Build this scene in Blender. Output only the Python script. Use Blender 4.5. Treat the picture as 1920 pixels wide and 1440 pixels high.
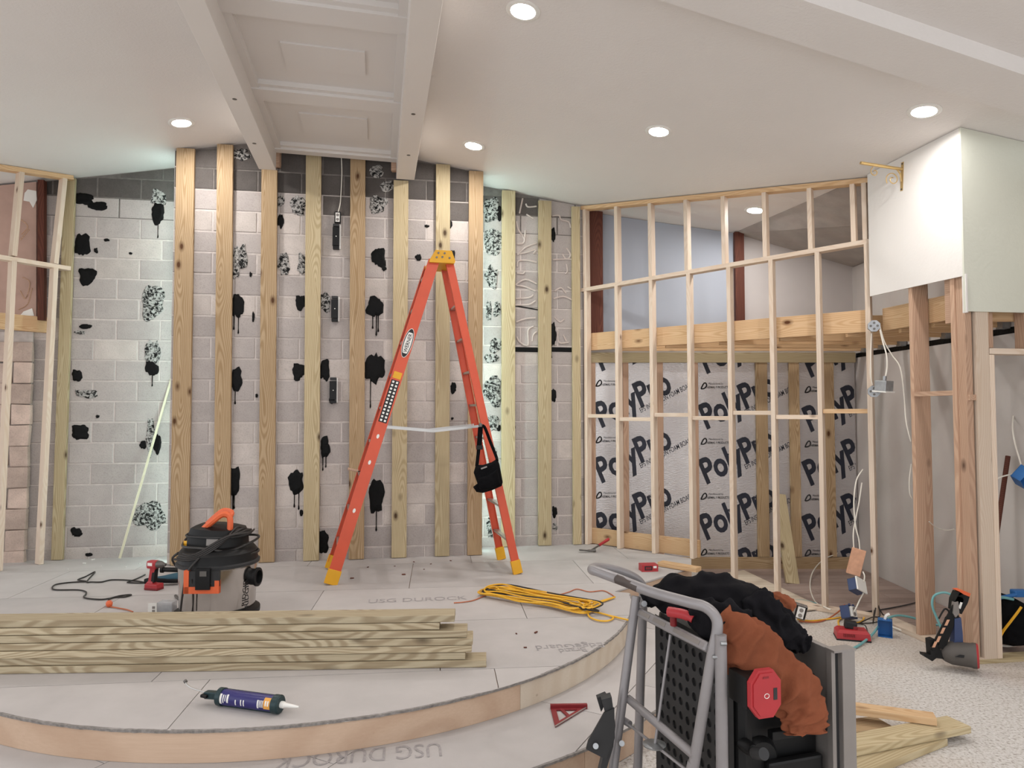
import bpy, bmesh, math, random
from mathutils import Vector as V, Matrix, noise

for o in list(bpy.data.objects): bpy.data.objects.remove(o)
SC = bpy.context.scene
COL = SC.collection
RN = random.Random(11)

# ------------------------------------------------------------------ camera, light, exposure
F = 1300.0                      # focal length in pixels of the 1920x1440 frame
PIT = math.atan(52 / F)         # camera looks slightly up
ZC = 1.73                       # eye height above the carpet
DK, TR = 0.30, 0.15             # stage deck and lower tier
cam_d = bpy.data.cameras.new('camera'); cam = bpy.data.objects.new('camera', cam_d); COL.objects.link(cam)
cam_d.sensor_width = 36; cam_d.lens = F / 1920 * 36; cam_d.clip_start = 0.05
cam.location = (0, 0, ZC); cam.rotation_euler = (math.pi / 2 + PIT, 0, 0)
SC.camera = cam
wd = bpy.data.worlds.new('world'); SC.world = wd; wd.use_nodes = True
wd.node_tree.nodes['Background'].inputs[0].default_value = (0.95, 0.97, 1.0, 1)
wd.node_tree.nodes['Background'].inputs[1].default_value = 1.55
SC.view_settings.view_transform = 'Standard'; SC.view_settings.look = 'None'
SC.view_settings.gamma = 1; SC.view_settings.use_curve_mapping = False
SC.view_settings.exposure = 0.1
LAMP = 330.0                    # radiance of a recessed lamp
LED = 28.0                       # radiance of the strips behind the block panel

# ------------------------------------------------------------------ geometry of the place
def ray(px, py):
    x = (px - 960) / F; y = (720 - py) / F
    return V((x, math.cos(PIT) - y * math.sin(PIT), math.sin(PIT) + y * math.cos(PIT)))
def onz(px, py, z):
    d = ray(px, py); return d * ((z - ZC) / d.z) + V((0, 0, ZC))
def ony(px, py, Y):
    d = ray(px, py); return d * (Y / d.y) + V((0, 0, ZC))
def onw(px, py, W, off=0.0):
    X0, Y0, s = W; d = ray(px, py); Y0 = Y0 - off * math.hypot(1, s)
    return d * ((Y0 - s * X0) / (d.y - s * d.x)) + V((0, 0, ZC))
WC = (-2.54, 6.64, .17); WL = (-3.98, 6.85, .17); WR = (.155, 7.47, .17)
WN = V((.17, -1, 0)).normalized(); WU = V((1, .17, 0)).normalized()
def wy(W, X): return W[1] + W[2] * (X - W[0])
def ceil(X, Y):
    c = (X + .194 * Y) * .982
    return ZC + min(2.60 - .148 * c, 2.82 + .17 * c)
def onc(px, py):
    lo, hi = .5, 12.
    d = ray(px, py)
    for _ in range(60):
        m = (lo + hi) / 2; p = d * (m / d.y) + V((0, 0, ZC))
        if p.z > ceil(p.x, p.y): hi = m
        else: lo = m
    return d * (lo / d.y) + V((0, 0, ZC))
A2, B2, C2 = V((.75, 7.57, 0)), V((3.0, 5.83, 0)), V((3.17, 4.82, 0))
def linepx(P, Q, px):
    k = (px - 960) / F; d = Q - P
    t = (k * P.y - P.x) / (d.x - k * d.y)
    return P + d * t
XS = 3.83                       # right side wall
YB = 7.70                       # wall at the back of the bay

# ------------------------------------------------------------------ object helpers
WM = {}
def place(o, M, parent=None):
    COL.objects.link(o); WM[o.name] = M
    if parent is not None:
        o.parent = parent; o.matrix_basis = WM[parent.name].inverted() @ M
    else: o.matrix_basis = M
    return o
def tag(o, label, cat, group=None):
    o['label'] = label; o['category'] = cat
    if group: o['group'] = group
    return o
def struct(o, label=None):
    o['kind'] = 'structure'
    if label: o['label'] = label
    return o
def empty(name, loc, label=None, cat=None, group=None, rz=0):
    o = bpy.data.objects.new(name, None); o.empty_display_size = .1
    place(o, Matrix.Translation(V(loc)) @ Matrix.Rotation(rz, 4, 'Z'))
    if label: tag(o, label, cat, group)
    return o
def mk(name, verts, faces, mat, parent=None, M=None, smooth=False):
    """M None: verts are world positions, origin goes to the middle of the foot."""
    vs = [V(v) for v in verts]
    if M is None:
        lo = V([min(v[i] for v in vs) for i in range(3)]); hi = V([max(v[i] for v in vs) for i in range(3)])
        c = V(((lo.x + hi.x) / 2, (lo.y + hi.y) / 2, lo.z)); vs = [v - c for v in vs]; M = Matrix.Translation(c)
    me = bpy.data.meshes.new(name); me.from_pydata(vs, [], faces)
    bm = bmesh.new(); bm.from_mesh(me); bmesh.ops.recalc_face_normals(bm, faces=bm.faces)
    bm.to_mesh(me); bm.free()
    if smooth:
        for p in me.polygons: p.use_smooth = True
        if smooth == 'auto': me.set_sharp_from_angle(angle=math.radians(40))
    me.materials.append(mat)
    return place(bpy.data.objects.new(name, me), M, parent)
BOXF = [(0, 1, 3, 2), (4, 6, 7, 5), (0, 4, 5, 1), (2, 3, 7, 6), (0, 2, 6, 4), (1, 5, 7, 3)]
def boxv(lo, hi):
    return [(x, y, z) for x in (lo[0], hi[0]) for y in (lo[1], hi[1]) for z in (lo[2], hi[2])]
def frame(x, z):
    x = V(x).normalized(); z = V(z); z = (z - x * z.dot(x)).normalized(); y = z.cross(x)
    return Matrix((x, y, z)).transposed().to_4x4()
def bevbox(L, w, t, b):
    bm = bmesh.new(); bmesh.ops.create_cube(bm, size=1)
    for v in bm.verts: v.co = V((v.co.x * L, v.co.y * w, v.co.z * t))
    if b: bmesh.ops.bevel(bm, geom=bm.edges[:], offset=b, segments=2, affect='EDGES', profile=.6)
    vs = [v.co.copy() for v in bm.verts]; bm.verts.index_update(); fs = [[v.index for v in f.verts] for f in bm.faces]
    bm.free(); return vs, fs
def board(name, p0, p1, w, t, n, mat, parent=None, face=True, bev=0.0):
    """timber from p0 to p1; the face looking along n is w wide; p0,p1 on that face's middle line when face"""
    p0, p1, n = V(p0), V(p1), V(n)
    x = (p1 - p0); L = x.length; M = frame(x, n); nz = M.to_3x3() @ V((0, 0, 1))
    c = (p0 + p1) / 2 - (nz * t / 2 if face else V((0, 0, 0)))
    vs, fs = bevbox(L, w, t, bev)
    return mk(name, vs, fs, mat, parent, Matrix.Translation(c) @ M)
def obox(name, c, size, mat, parent=None, rot=None, bev=0.0, base=True):
    M = Matrix.Translation(V(c)) @ (rot.to_4x4() if rot is not None else Matrix.Identity(4))
    vs, fs = bevbox(size[0], size[1], size[2], bev)
    if base: vs = [v + V((0, 0, size[2] / 2)) for v in vs]
    return mk(name, vs, fs, mat, parent, M)
def smoothpath(pts, n=6, closed=False):
    P = [V(p) for p in pts]; out = []; m = len(P)
    rng = range(m) if closed else range(m - 1)
    for i in rng:
        g = (lambda k: P[k % m]) if closed else (lambda k: P[min(max(k, 0), m - 1)])
        a, b, c, d = g(i - 1), g(i), g(i + 1), g(i + 2)
        for k in range(n):
            t = k / n
            out.append(.5 * ((2 * b) + (c - a) * t + (2 * a - 5 * b + 4 * c - d) * t * t + (3 * b - a - 3 * c + d) * t ** 3))
    if not closed: out.append(P[-1].copy())
    return out
def sweep(path, sec, closed=False):
    """sec(i,n) -> list of (a,b) offsets; parallel transport frames"""
    n = len(path); tang = []
    for i in range(n):
        a = path[(i - 1) % n] if (closed or i > 0) else path[0]; b = path[(i + 1) % n] if (closed or i < n - 1) else path[-1]
        t = (b - a); tang.append(t.normalized() if t.length > 1e-9 else V((0, 0, 1)))
    up = V((0, 0, 1)) if abs(tang[0].z) < .9 else V((1, 0, 0))
    u = (up - tang[0] * up.dot(tang[0])).normalized(); vs = []; fs = []
    k = len(sec(0, n))
    for i in range(n):
        if i:
            u = u - tang[i] * u.dot(tang[i]); u = u.normalized() if u.length > 1e-6 else V((1, 0, 0))
        w = tang[i].cross(u)
        for (a, b) in sec(i, n): vs.append(path[i] + u * a + w * b)
    m = n if closed else n - 1
    for i in range(m):
        for j in range(k):
            q = ((i + 1) % n) * k
            fs.append((i * k + j, i * k + (j + 1) % k, q + (j + 1) % k, q + j))
    if not closed:
        fs.append(tuple(range(k))[::-1]); fs.append(tuple(range((n - 1) * k, n * k)))
    return vs, fs
def tube(name, pts, r, mat, parent=None, seg=8, n=5, closed=False, straight=False):
    path = [V(p) for p in pts] if straight else smoothpath(pts, n, closed)
    rr = r if callable(r) else (lambda i, m: r)
    vs, fs = sweep(path, lambda i, m: [(rr(i, m) * math.cos(6.2832 * j / seg), rr(i, m) * math.sin(6.2832 * j / seg)) for j in range(seg)], closed)
    return mk(name, vs, fs, mat, parent, smooth='auto')
def lathe(name, prof, M, mat, parent=None, seg=24):
    vs = []; fs = []; n = len(prof)
    for i in range(seg):
        a = 2 * math.pi * i / seg
        for r, z in prof: vs.append((r * math.cos(a), r * math.sin(a), z))
    for i in range(seg):
        j = (i + 1) % seg
        for k in range(n - 1): fs.append((i * n + k, j * n + k, j * n + k + 1, i * n + k + 1))
    if prof[0][0] > 1e-6: fs.append(tuple(i * n for i in range(seg))[::-1])
    if prof[-1][0] > 1e-6: fs.append(tuple(i * n + n - 1 for i in range(seg)))
    o = mk(name, vs, fs, mat, parent, M, smooth='auto')
    return o
def prism(name, poly, depth, M, mat, parent=None, smooth=False):
    n = len(poly); vs = [(x, y, 0) for x, y in poly] + [(x, y, depth) for x, y in poly]
    fs = [tuple(range(n))[::-1], tuple(range(n, 2 * n))] + [(i, (i + 1) % n, n + (i + 1) % n, n + i) for i in range(n)]
    return mk(name, vs, fs, mat, parent, M, smooth)
def wprism(name, pts, ext, mat, parent=None):
    """world polygon pushed along the vector ext"""
    n = len(pts); e = V(ext); vs = [V(p) for p in pts] + [V(p) + e for p in pts]
    fs = [tuple(range(n))[::-1], tuple(range(n, 2 * n))] + [(i, (i + 1) % n, n + (i + 1) % n, n + i) for i in range(n)]
    return mk(name, vs, fs, mat, parent)
def pxprism(name, pp, Y, T, mat, parent=None):
    return wprism(name, [ony(a, b, Y) for a, b in pp], (0, T, 0), mat, parent)
def along(a, b):
    """matrix at a whose z axis runs to b"""
    a, b = V(a), V(b); z = (b - a).normalized(); x = V((0, 0, 1)) if abs(z.z) < .9 else V((1, 0, 0))
    x = (x - z * x.dot(z)).normalized(); y = z.cross(x)
    return Matrix.Translation(a) @ Matrix((x, y, z)).transposed().to_4x4()
def rod(name, a, b, r, mat, parent=None, seg=12, r2=None):
    L = (V(b) - V(a)).length
    return lathe(name, [(r, 0), (r if r2 is None else r2, L)], along(a, b), mat, parent, seg)
TXT = {}
def text(name, s, M, w, h, mat, parent, bold=0.0, shear=0.0, cuts=()):
    key = (s, bold, shear)
    if key not in TXT:
        cu = bpy.data.curves.new('t', 'FONT'); cu.body = s; cu.offset = bold; cu.shear = shear; cu.resolution_u = 3
        ob = bpy.data.objects.new('t', cu); COL.objects.link(ob)
        me = bpy.data.meshes.new_from_object(ob.evaluated_get(bpy.context.evaluated_depsgraph_get()))
        bpy.data.objects.remove(ob); TXT[key] = ([v.co.copy() for v in me.vertices], [tuple(p.vertices) for p in me.polygons])
    vs, fs = TXT[key]
    x0 = min(v.x for v in vs); x1 = max(v.x for v in vs); y0 = 0.0; y1 = max(v.y for v in vs)
    kx = w / (x1 - x0); ky = h / (y1 - y0)
    pv = [V(((v.x - x0) * kx, (v.y - y0) * ky, 0)) for v in vs]
    if cuts:
        bm = bmesh.new(); bl = [bm.verts.new(M @ v) for v in pv]
        for f in fs: bm.faces.new([bl[k] for k in f])
        for co, no in cuts: bmesh.ops.bisect_plane(bm, geom=bm.verts[:] + bm.edges[:] + bm.faces[:], plane_co=co, plane_no=no, clear_outer=True)
        if not bm.faces: bm.free(); return None
        bm.verts.index_update(); pv = [M.inverted() @ v.co for v in bm.verts]; fs = [tuple(v.index for v in f.verts) for f in bm.faces]; bm.free()
    return mk(name, pv, fs, mat, parent, M)

# ------------------------------------------------------------------ materials
def lin(h):
    h = h.lstrip('#'); c = [int(h[i:i + 2], 16) / 255 for i in (0, 2, 4)]
    return tuple((x / 12.92 if x <= .04045 else ((x + .055) / 1.055) ** 2.4) for x in c)
def newmat(name):
    m = bpy.data.materials.new(name); m.use_nodes = True; nt = m.node_tree
    return m, nt, nt.nodes['Principled BSDF']
def nd(nt, t, **k):
    n = nt.nodes.new(t)
    for a, b in k.items():
        if a.startswith('i_'):
            key = a[2:]; n.inputs[int(key) if key.isdigit() else key.replace('_', ' ')].default_value = b
        else: setattr(n, a, b)
    return n
def ramp(nt, fac, stops):
    r = nd(nt, 'ShaderNodeValToRGB'); e = r.color_ramp.elements
    while len(e) < len(stops): e.new(.5)
    for i, (p, c) in enumerate(stops):
        e[i].position = p; e[i].color = (*c, 1) if not isinstance(c, (int, float)) else (c, c, c, 1)
    nt.links.new(fac, r.inputs[0]); return r.outputs[0]
def mixc(nt, fac, a, b, mode='MIX'):
    m = nd(nt, 'ShaderNodeMix', data_type='RGBA', blend_type=mode)
    for k, s in ((0, fac), (6, a), (7, b)):
        if hasattr(s, 'links'): nt.links.new(s, m.inputs[k])
        else: m.inputs[k].default_value = s if k == 0 else (*s, 1)
    return m.outputs[2]
def coords(nt, scale=(1, 1, 1), rnd=True):
    tc = nd(nt, 'ShaderNodeTexCoord'); mp = nd(nt, 'ShaderNodeMapping')
    mp.inputs['Scale'].default_value = scale
    if rnd:
        oi = nd(nt, 'ShaderNodeObjectInfo'); ml = nd(nt, 'ShaderNodeVectorMath', operation='MULTIPLY_ADD')
        ml.inputs[1].default_value = (37., 53., 71.)
        nt.links.new(oi.outputs['Random'], ml.inputs[0]); nt.links.new(tc.outputs['Object'], ml.inputs[2])
        nt.links.new(ml.outputs[0], mp.inputs[0])
    else: nt.links.new(tc.outputs['Object'], mp.inputs[0])
    return mp.outputs[0]
def noisef(nt, co, scale, detail=3, rough=.55, dist=0.0):
    n = nd(nt, 'ShaderNodeTexNoise'); n.inputs['Scale'].default_value = scale; n.inputs['Detail'].default_value = detail
    n.inputs['Roughness'].default_value = rough; n.inputs['Distortion'].default_value = dist
    nt.links.new(co, n.inputs['Vector']); return n.outputs[0]
def bump(nt, bs, h, strength, dist=.01):
    b = nd(nt, 'ShaderNodeBump'); b.inputs['Strength'].default_value = strength; b.inputs['Distance'].default_value = dist
    nt.links.new(h, b.inputs['Height']); nt.links.new(b.outputs[0], bs.inputs['Normal'])
def pm(name, col, rough=.6, metal=0., var=.12, vs=6., bs=0., bscale=120., spec=.5, objvar=0.):
    m, nt, b = newmat(name); c = lin(col) if isinstance(col, str) else col
    co = coords(nt); f = noisef(nt, co, vs, 4)
    out = ramp(nt, f, [(.3, tuple(x * (1 - var) for x in c)), (.7, tuple(min(1, x * (1 + var)) for x in c))])
    if objvar:
        oi = nd(nt, 'ShaderNodeObjectInfo'); r = ramp(nt, oi.outputs['Random'], [(0, 1 - objvar), (1, 1 + objvar)])
        out = mixc(nt, 1.0, out, r, 'MULTIPLY')
    nt.links.new(out, b.inputs['Base Color'])
    b.inputs['Roughness'].default_value = rough; b.inputs['Metallic'].default_value = metal; b.inputs['Specular IOR Level'].default_value = spec
    if bs: bump(nt, b, noisef(nt, co, bscale, 3), bs, .004)
    return m
def emit(name, col, strength):
    m, nt, b = newmat(name); b.inputs['Base Color'].default_value = (*col, 1); b.inputs['Emission Color'].default_value = (*col, 1)
    b.inputs['Emission Strength'].default_value = strength; return m
def wood(name, light, dark, knot='#5a3a22', ringscale=9., ringamt=.55, knots=.085, rough=.7, objvar=.12, kscale=3.2):
    """grain along local x"""
    m, nt, b = newmat(name); L, D, K = lin(light), lin(dark), lin(knot)
    tc = nd(nt, 'ShaderNodeTexCoord'); oi0 = nd(nt, 'ShaderNodeObjectInfo'); sx = nd(nt, 'ShaderNodeSeparateXYZ'); nt.links.new(tc.outputs['Object'], sx.inputs[0])
    def mth(op, a, b, c=None):
        m_ = nd(nt, 'ShaderNodeMath', operation=op)
        for k_, q_ in enumerate((a, b, c)):
            if q_ is None: continue
            if hasattr(q_, 'links'): nt.links.new(q_, m_.inputs[k_])
            else: m_.inputs[k_].default_value = q_
        return m_.outputs[0]
    xo = mth('MULTIPLY_ADD', oi0.outputs['Random'], 91., sx.outputs[0])
    def wob(k_, sc):
        cx = nd(nt, 'ShaderNodeCombineXYZ'); nt.links.new(xo, cx.inputs[0]); cx.inputs[1].default_value = k_
        return mth('SUBTRACT', noisef(nt, cx.outputs[0], sc, 1), .5)
    yy = mth('ADD', mth('MULTIPLY_ADD', wob(3., 1.1), .16, sx.outputs[1]), mth('MULTIPLY_ADD', oi0.outputs['Random'], .12, -.06))
    zz = mth('MULTIPLY_ADD', wob(9., .9), .30, sx.outputs[2])
    cc = nd(nt, 'ShaderNodeCombineXYZ'); nt.links.new(mth('MULTIPLY', xo, .02), cc.inputs[0]); nt.links.new(yy, cc.inputs[1]); nt.links.new(zz, cc.inputs[2])
    wv = nd(nt, 'ShaderNodeTexWave', wave_type='RINGS', rings_direction='X')
    wv.inputs['Scale'].default_value = ringscale * 2.4; wv.inputs['Distortion'].default_value = 1.2; wv.inputs['Detail'].default_value = 2.
    wv.inputs['Detail Scale'].default_value = .7; nt.links.new(cc.outputs[0], wv.inputs['Vector'])
    rings = ramp(nt, wv.outputs['Fac'], [(.25, 0.), (.9, 1.)])
    fine = noisef(nt, coords(nt, (1.6, 42, 42)), 2.2, 4, .65)
    base = mixc(nt, ramp(nt, fine, [(.3, 0.), (.75, ringamt * .8)]), L, D)
    f2 = nd(nt, 'ShaderNodeMath', operation='MULTIPLY'); f2.inputs[1].default_value = ringamt; nt.links.new(rings, f2.inputs[0])
    base = mixc(nt, f2.outputs[0], base, D)
    blot = noisef(nt, coords(nt, (.7, 2.5, 2.5)), 1.3, 2)
    base = mixc(nt, ramp(nt, blot, [(.4, 0.), (.85, .22)]), base, D)
    vo = nd(nt, 'ShaderNodeTexVoronoi'); vo.inputs['Scale'].default_value = kscale
    kc = coords(nt, (.8, 1.5, 1.5)); nt.links.new(kc, vo.inputs['Vector'])
    kf = ramp(nt, vo.outputs['Distance'], [(knots * .6, 1.), (knots, .55), (knots * 1.9, 0.)])
    base = mixc(nt, kf, base, K)
    oi = nd(nt, 'ShaderNodeObjectInfo'); r = ramp(nt, oi.outputs['Random'], [(0, 1 - objvar), (1, 1 + objvar * .6)])
    base = mixc(nt, 1.0, base, r, 'MULTIPLY')
    nt.links.new(base, b.inputs['Base Color']); b.inputs['Roughness'].default_value = rough
    b.inputs['Specular IOR Level'].default_value = .25
    bump(nt, b, fine, .15, .003)
    return m
def blockmat(name, col, objvar=.1, pale=.25, rough=.92):
    m, nt, b = newmat(name); c = lin(col)
    co = coords(nt); big = noisef(nt, co, 7, 4); fine = noisef(nt, co, 90, 3)
    base = mixc(nt, ramp(nt, big, [(.35, 0.), (.75, pale)]), c, tuple(min(1, x * 1.5) for x in c))
    base = mixc(nt, ramp(nt, fine, [(.3, .35), (.5, 0.)]), base, tuple(x * .6 for x in c))
    oi = nd(nt, 'ShaderNodeObjectInfo'); r = ramp(nt, oi.outputs['Random'], [(0, 1 - objvar), (1, 1 + objvar)])
    base = mixc(nt, 1.0, base, r, 'MULTIPLY')
    nt.links.new(base, b.inputs['Base Color']); b.inputs['Roughness'].default_value = rough; b.inputs['Specular IOR Level'].default_value = .2
    bump(nt, b, fine, .35, .006)
    return m
def splat(name, dark, light, scale, lo, hi, rough=.35):
    m, nt, b = newmat(name); co = coords(nt)
    f = noisef(nt, co, scale, 4, .7, .6)
    nt.links.new(ramp(nt, f, [(lo, lin(dark)), (hi, lin(light))]), b.inputs['Base Color'])
    b.inputs['Roughness'].default_value = rough; b.inputs['Specular IOR Level'].default_value = .15; bump(nt, b, f, .5, .01); return m
M = {}
M['ceiling'] = pm('ceiling_paint', '#dfdad6', .9, var=.015, vs=2, bs=.5, bscale=55, spec=.2)
M['beam'] = pm('beam_paint', '#dad4ce', .55, var=.015, vs=2)
M['coffer'] = pm('coffer_paint', '#dad5d1', .6, var=.015, vs=2)
M['drywall'] = pm('white_drywall', '#e2deda', .85, var=.02, vs=2, bs=.3, bscale=40, spec=.25)
M['drywall_green_lit'] = pm('drywall_painted_green_light', '#d2d3c6', .85, var=.02, vs=2, bs=.3, bscale=40, spec=.25)  # greenish light on the end drywall is painted into this colour
M['drywall_grey'] = pm('bare_drywall', '#c3bdb9', .9, var=.05, vs=2.2, spec=.2)
M['blue_wall'] = pm('blue_grey_paint', '#a9afbb', .8, var=.03, vs=1.5)
M['pale_wall'] = pm('pale_grey_paint', '#c6c0be', .8, var=.04, vs=2)
M['rough_grey'] = pm('rough_grey_ceiling', '#a9a29d', .95, var=.1, vs=5, bs=.5, bscale=60)
M['tan_board'] = pm('old_tan_drywall', '#b5978a', .9, var=.1, vs=4)
M['mortar'] = pm('mortar', '#c3bab5', .95, var=.1, vs=20, bs=.3, bscale=80)
M['block'] = blockmat('concrete_block', '#aaa29e', .07)
M['block_pale'] = blockmat('pale_concrete_block', '#b9b0aa', pale=.4)
M['block_dark'] = blockmat('dark_stained_block', '#57524f', .22, .5)
M['plaster_block'] = blockmat('plaster_smeared_block', '#b8a59a', .18, .7)
M['tar'] = splat('black_mastic', '#030303', '#0b0b0b', 30, .35, .75, .45)
M['tarfoil'] = splat('mastic_with_paper', '#0a0a0a', '#a9a6a2', 38, .44, .56, .5)
M['glue'] = pm('pale_glue', '#c8bbb4', .7, var=.06, vs=20)
M['wood_new'] = wood('whitewood_stud', '#e0d0bf', '#c9ab8e', ringamt=.28, knots=.06)
M['wood_fur'] = wood('pine_furring', '#c4ab8a', '#937651', '#55371f', ringamt=.6, objvar=.12)
M['wood_treated'] = wood('treated_pine', '#c8b998', '#99845f', '#4a3826', ringamt=.5, objvar=.12)
M['wood_stack'] = wood('treated_lumber', '#cbbea2', '#7d6749', '#33261a', ringscale=12, ringamt=.5, objvar=.15, knots=.1)
M['wood_head'] = wood('yellow_pine', '#dcbd96', '#bd9266', '#5a341b', ringamt=.5)
M['wood_brown'] = wood('aged_stud', '#cbab92', '#a5806a', '#40251a', ringamt=.45)
M['wood_rust'] = wood('dark_red_post', '#6d4133', '#472620', '#1f110d', ringamt=.5, knots=.03)
M['ply'] = wood('plywood', '#cdb39c', '#b3947c', '#6b452c', ringscale=1.2, ringamt=.4, knots=.03)
M['ply_pale'] = wood('pale_plywood', '#d8ccbb', '#c2ad95', '#6b452c', ringscale=1.2, ringamt=.3, knots=.03)
M['lath'] = wood('pale_lath', '#e0dac2', '#c5b893', ringamt=.3, knots=.0)
M['cement'] = pm('cement_board', '#b6b1af', .9, var=.06, vs=3.5, bs=.15, bscale=150, objvar=.045, spec=.2)
M['cement_edge'] = pm('broken_board_edge', '#86817d', .95, var=.3, vs=50, bs=.6, bscale=80)
M['print_grey'] = pm('grey_stamp_ink', '#9b9696', .9, var=.2, vs=40)
M['print_navy'] = pm('navy_print', '#1c2130', .5, var=.08, vs=10)
M['print_black'] = pm('black_print', '#17171a', .6)
M['white'] = pm('white_plastic', '#e6e4df', .45, var=.03)
M['orange_ladder'] = pm('orange_fiberglass', '#cd5235', .45, var=.06, vs=5)
M['orange_dark'] = pm('red_orange_fiberglass', '#c03a26', .5, var=.08)
M['yellow'] = pm('yellow_plastic', '#dfa41d', .5, var=.06)
M['alu'] = pm('aluminium', '#b9b7b4', .35, .85, var=.05)
M['steel'] = pm('polished_steel', '#c4c0bc', .16, 1., var=.05, vs=3)
M['zinc'] = pm('zinc_steel', '#a0a2a4', .4, .8, var=.15, vs=20)
M['iron'] = pm('grey_iron', '#6d6a67', .45, .8)
M['black'] = pm('black_plastic', '#111112', .5, var=.2, spec=.3)
M['black_fabric'] = pm('black_fabric', '#0f0f11', .95, var=.3, vs=25, bs=.4, bscale=260, spec=.1)
M['char'] = pm('charcoal_plastic', '#323233', .55, var=.15, spec=.3)
M['grey_rubber'] = pm('grey_tool_body', '#57524e', .6, var=.12)
M['orange'] = pm('orange_plastic', '#dc6438', .5, var=.06)
M['red'] = pm('red_plastic', '#aa2b31', .45, var=.08)
M['red_dark'] = pm('dark_red_plastic', '#7c1a20', .5, var=.1)
M['teal'] = pm('teal_plastic', '#2c5566', .5, var=.1)
M['hose'] = pm('teal_hose', '#6fa6a8', .5, var=.05)
M['blue'] = pm('blue_plastic', '#2767a8', .5, var=.08)
M['navy'] = pm('navy_plastic', '#36456b', .5, var=.1)
M['violet'] = pm('violet_tube', '#2b2766', .35, var=.05)
M['gun'] = pm('dark_teal_steel', '#24393d', .4, .3, var=.1)
M['amber'] = pm('amber_label', '#e0a14a', .5, var=.04)
M['yellow_cord'] = pm('yellow_cord', '#e3ad2e', .5, var=.08, vs=15)
M['black_cord'] = pm('black_cord', '#25211f', .5)
M['orange_cord'] = pm('orange_cord', '#b5633d', .5)
M['white_cable'] = pm('white_cable', '#e2ddd2', .5, var=.04)
M['tubegrey'] = pm('grey_enamel', '#8d898a', .38, .25, var=.08, vs=8)
M['scuff'] = pm('scuffed_enamel', '#4a403c', .6, var=.3, vs=30)
M['cast'] = pm('cast_grey', '#8a8480', .45, .3, var=.06)
M['rust_cloth'] = pm('rust_fleece', '#7f4a34', .95, var=.14, vs=9, bs=.3, bscale=200, spec=.1)
M['black_cloth'] = pm('black_fleece', '#19181b', .95, var=.3, vs=9, bs=.3, bscale=200, spec=.1)
M['brass'] = pm('brass', '#c9ab74', .35, .7, var=.08)
M['clear'] = pm('clear_plastic', '#c4c6ca', .2, var=.1, vs=25)
M['clear'].node_tree.nodes['Principled BSDF'].inputs['Alpha'].default_value = .55
M['lamp'] = emit('lamp_diffuser', (1, .97, .935), LAMP)
M['led'] = emit('led_strip', (.7, 1, .96), LED)
M['brownfloor'] = wood('brown_plank_floor', '#a8958c', '#8a7870', '#4a3d38', ringamt=.5, knots=0., objvar=.1)
M['pinkwood'] = pm('raw_block_wood', '#d3a183', .8, var=.12, vs=20)
def carpet():
    m, nt, b = newmat('speckled_carpet'); co = coords(nt, rnd=False)
    f = noisef(nt, co, 60, 3, .7); g = noisef(nt, co, .9, 3); h = noisef(nt, co, 170, 2)
    c = ramp(nt, f, [(.34, lin('#a29a92')), (.47, lin('#d0cbc6')), (.7, lin('#e2dfdd'))])
    c = mixc(nt, ramp(nt, g, [(.42, 0.), (.72, .5)]), c, lin('#c3ab92'))
    nt.links.new(c, b.inputs['Base Color']); b.inputs['Roughness'].default_value = 1.; b.inputs['Specular IOR Level'].default_value = .1
    bump(nt, b, h, .8, .01); return m
M['carpet'] = carpet()
def foil():
    m, nt, b = newmat('foil_insulation'); co = coords(nt, rnd=False); f = noisef(nt, coords(nt, (1, 1, 3.)), 26, 4, .65); g = noisef(nt, co, 1.1, 2)
    nt.links.new(ramp(nt, g, [(.3, lin('#bdb9ba')), (.7, lin('#dcdada'))]), b.inputs['Base Color'])
    b.inputs['Metallic'].default_value = .7; b.inputs['Roughness'].default_value = .27
    bump(nt, b, f, .35, .012); return m
M['foil'] = foil()

# ================================================================== THE SETTING
Z3 = V((0, 0, 1))
# floor: speckled carpet
fl = struct(mk('floor', [(-8, -3, 0), (7, -3, 0), (7, 9, 0), (-8, 9, 0), (-8, -3, -.05), (7, -3, -.05), (7, 9, -.05), (-8, 9, -.05)],
    [(0, 1, 2, 3), (7, 6, 5, 4), (0, 4, 5, 1), (1, 5, 6, 2), (2, 6, 7, 3), (3, 7, 4, 0)], M['carpet'], M=Matrix.Identity(4)), 'speckled off-white carpet floor')
# vaulted ceiling: two planes meeting at a ridge that runs away from the camera
def cpt(c, Y, up=0.0):
    X = c / .982 - .194 * Y; return V((X, Y, ceil(X, Y) + up))
cr = (2.60 - 2.82) / (.148 + .17)
cv = []
for up in (0, .06):
    for c in (-6.2, cr, 6.6):
        for Y in (-2.5, 8.6): cv.append(cpt(c, Y, up))
struct(mk('ceiling', cv, [(0, 1, 3, 2), (2, 3, 5, 4), (6, 8, 9, 7), (8, 10, 11, 9), (0, 6, 7, 1), (4, 5, 11, 10), (0, 2, 8, 6), (2, 4, 10, 8), (1, 7, 9, 3), (3, 9, 11, 5)], M['ceiling']),
    'off-white textured vaulted ceiling')
# dropped header across the ceiling, upper right
q0 = onc(1337, 0); q1 = onc(1920, 190); dd = (q1 - q0); dd = V((dd.x, dd.y, 0)).normalized(); nn = V((dd.y, -dd.x, 0))
a = q0 - dd * 1.4; b = q1 + dd * 1.6
hv = []
for off, dz in ((0, -.02), (.34, -.02), (.34, .2), (0, .2)):
    for p in (a, b):
        w = p + nn * off; hv.append(V((w.x, w.y, ceil(w.x, w.y) - .10 if dz < 0 else ceil(w.x, w.y) + .03)))
struct(mk('trim_1', hv, [(0, 1, 3, 2), (2, 3, 5, 4), (4, 5, 7, 6), (6, 7, 1, 0), (0, 2, 4, 6), (1, 7, 5, 3)], M['ceiling']), 'white dropped header across the ceiling')

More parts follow.
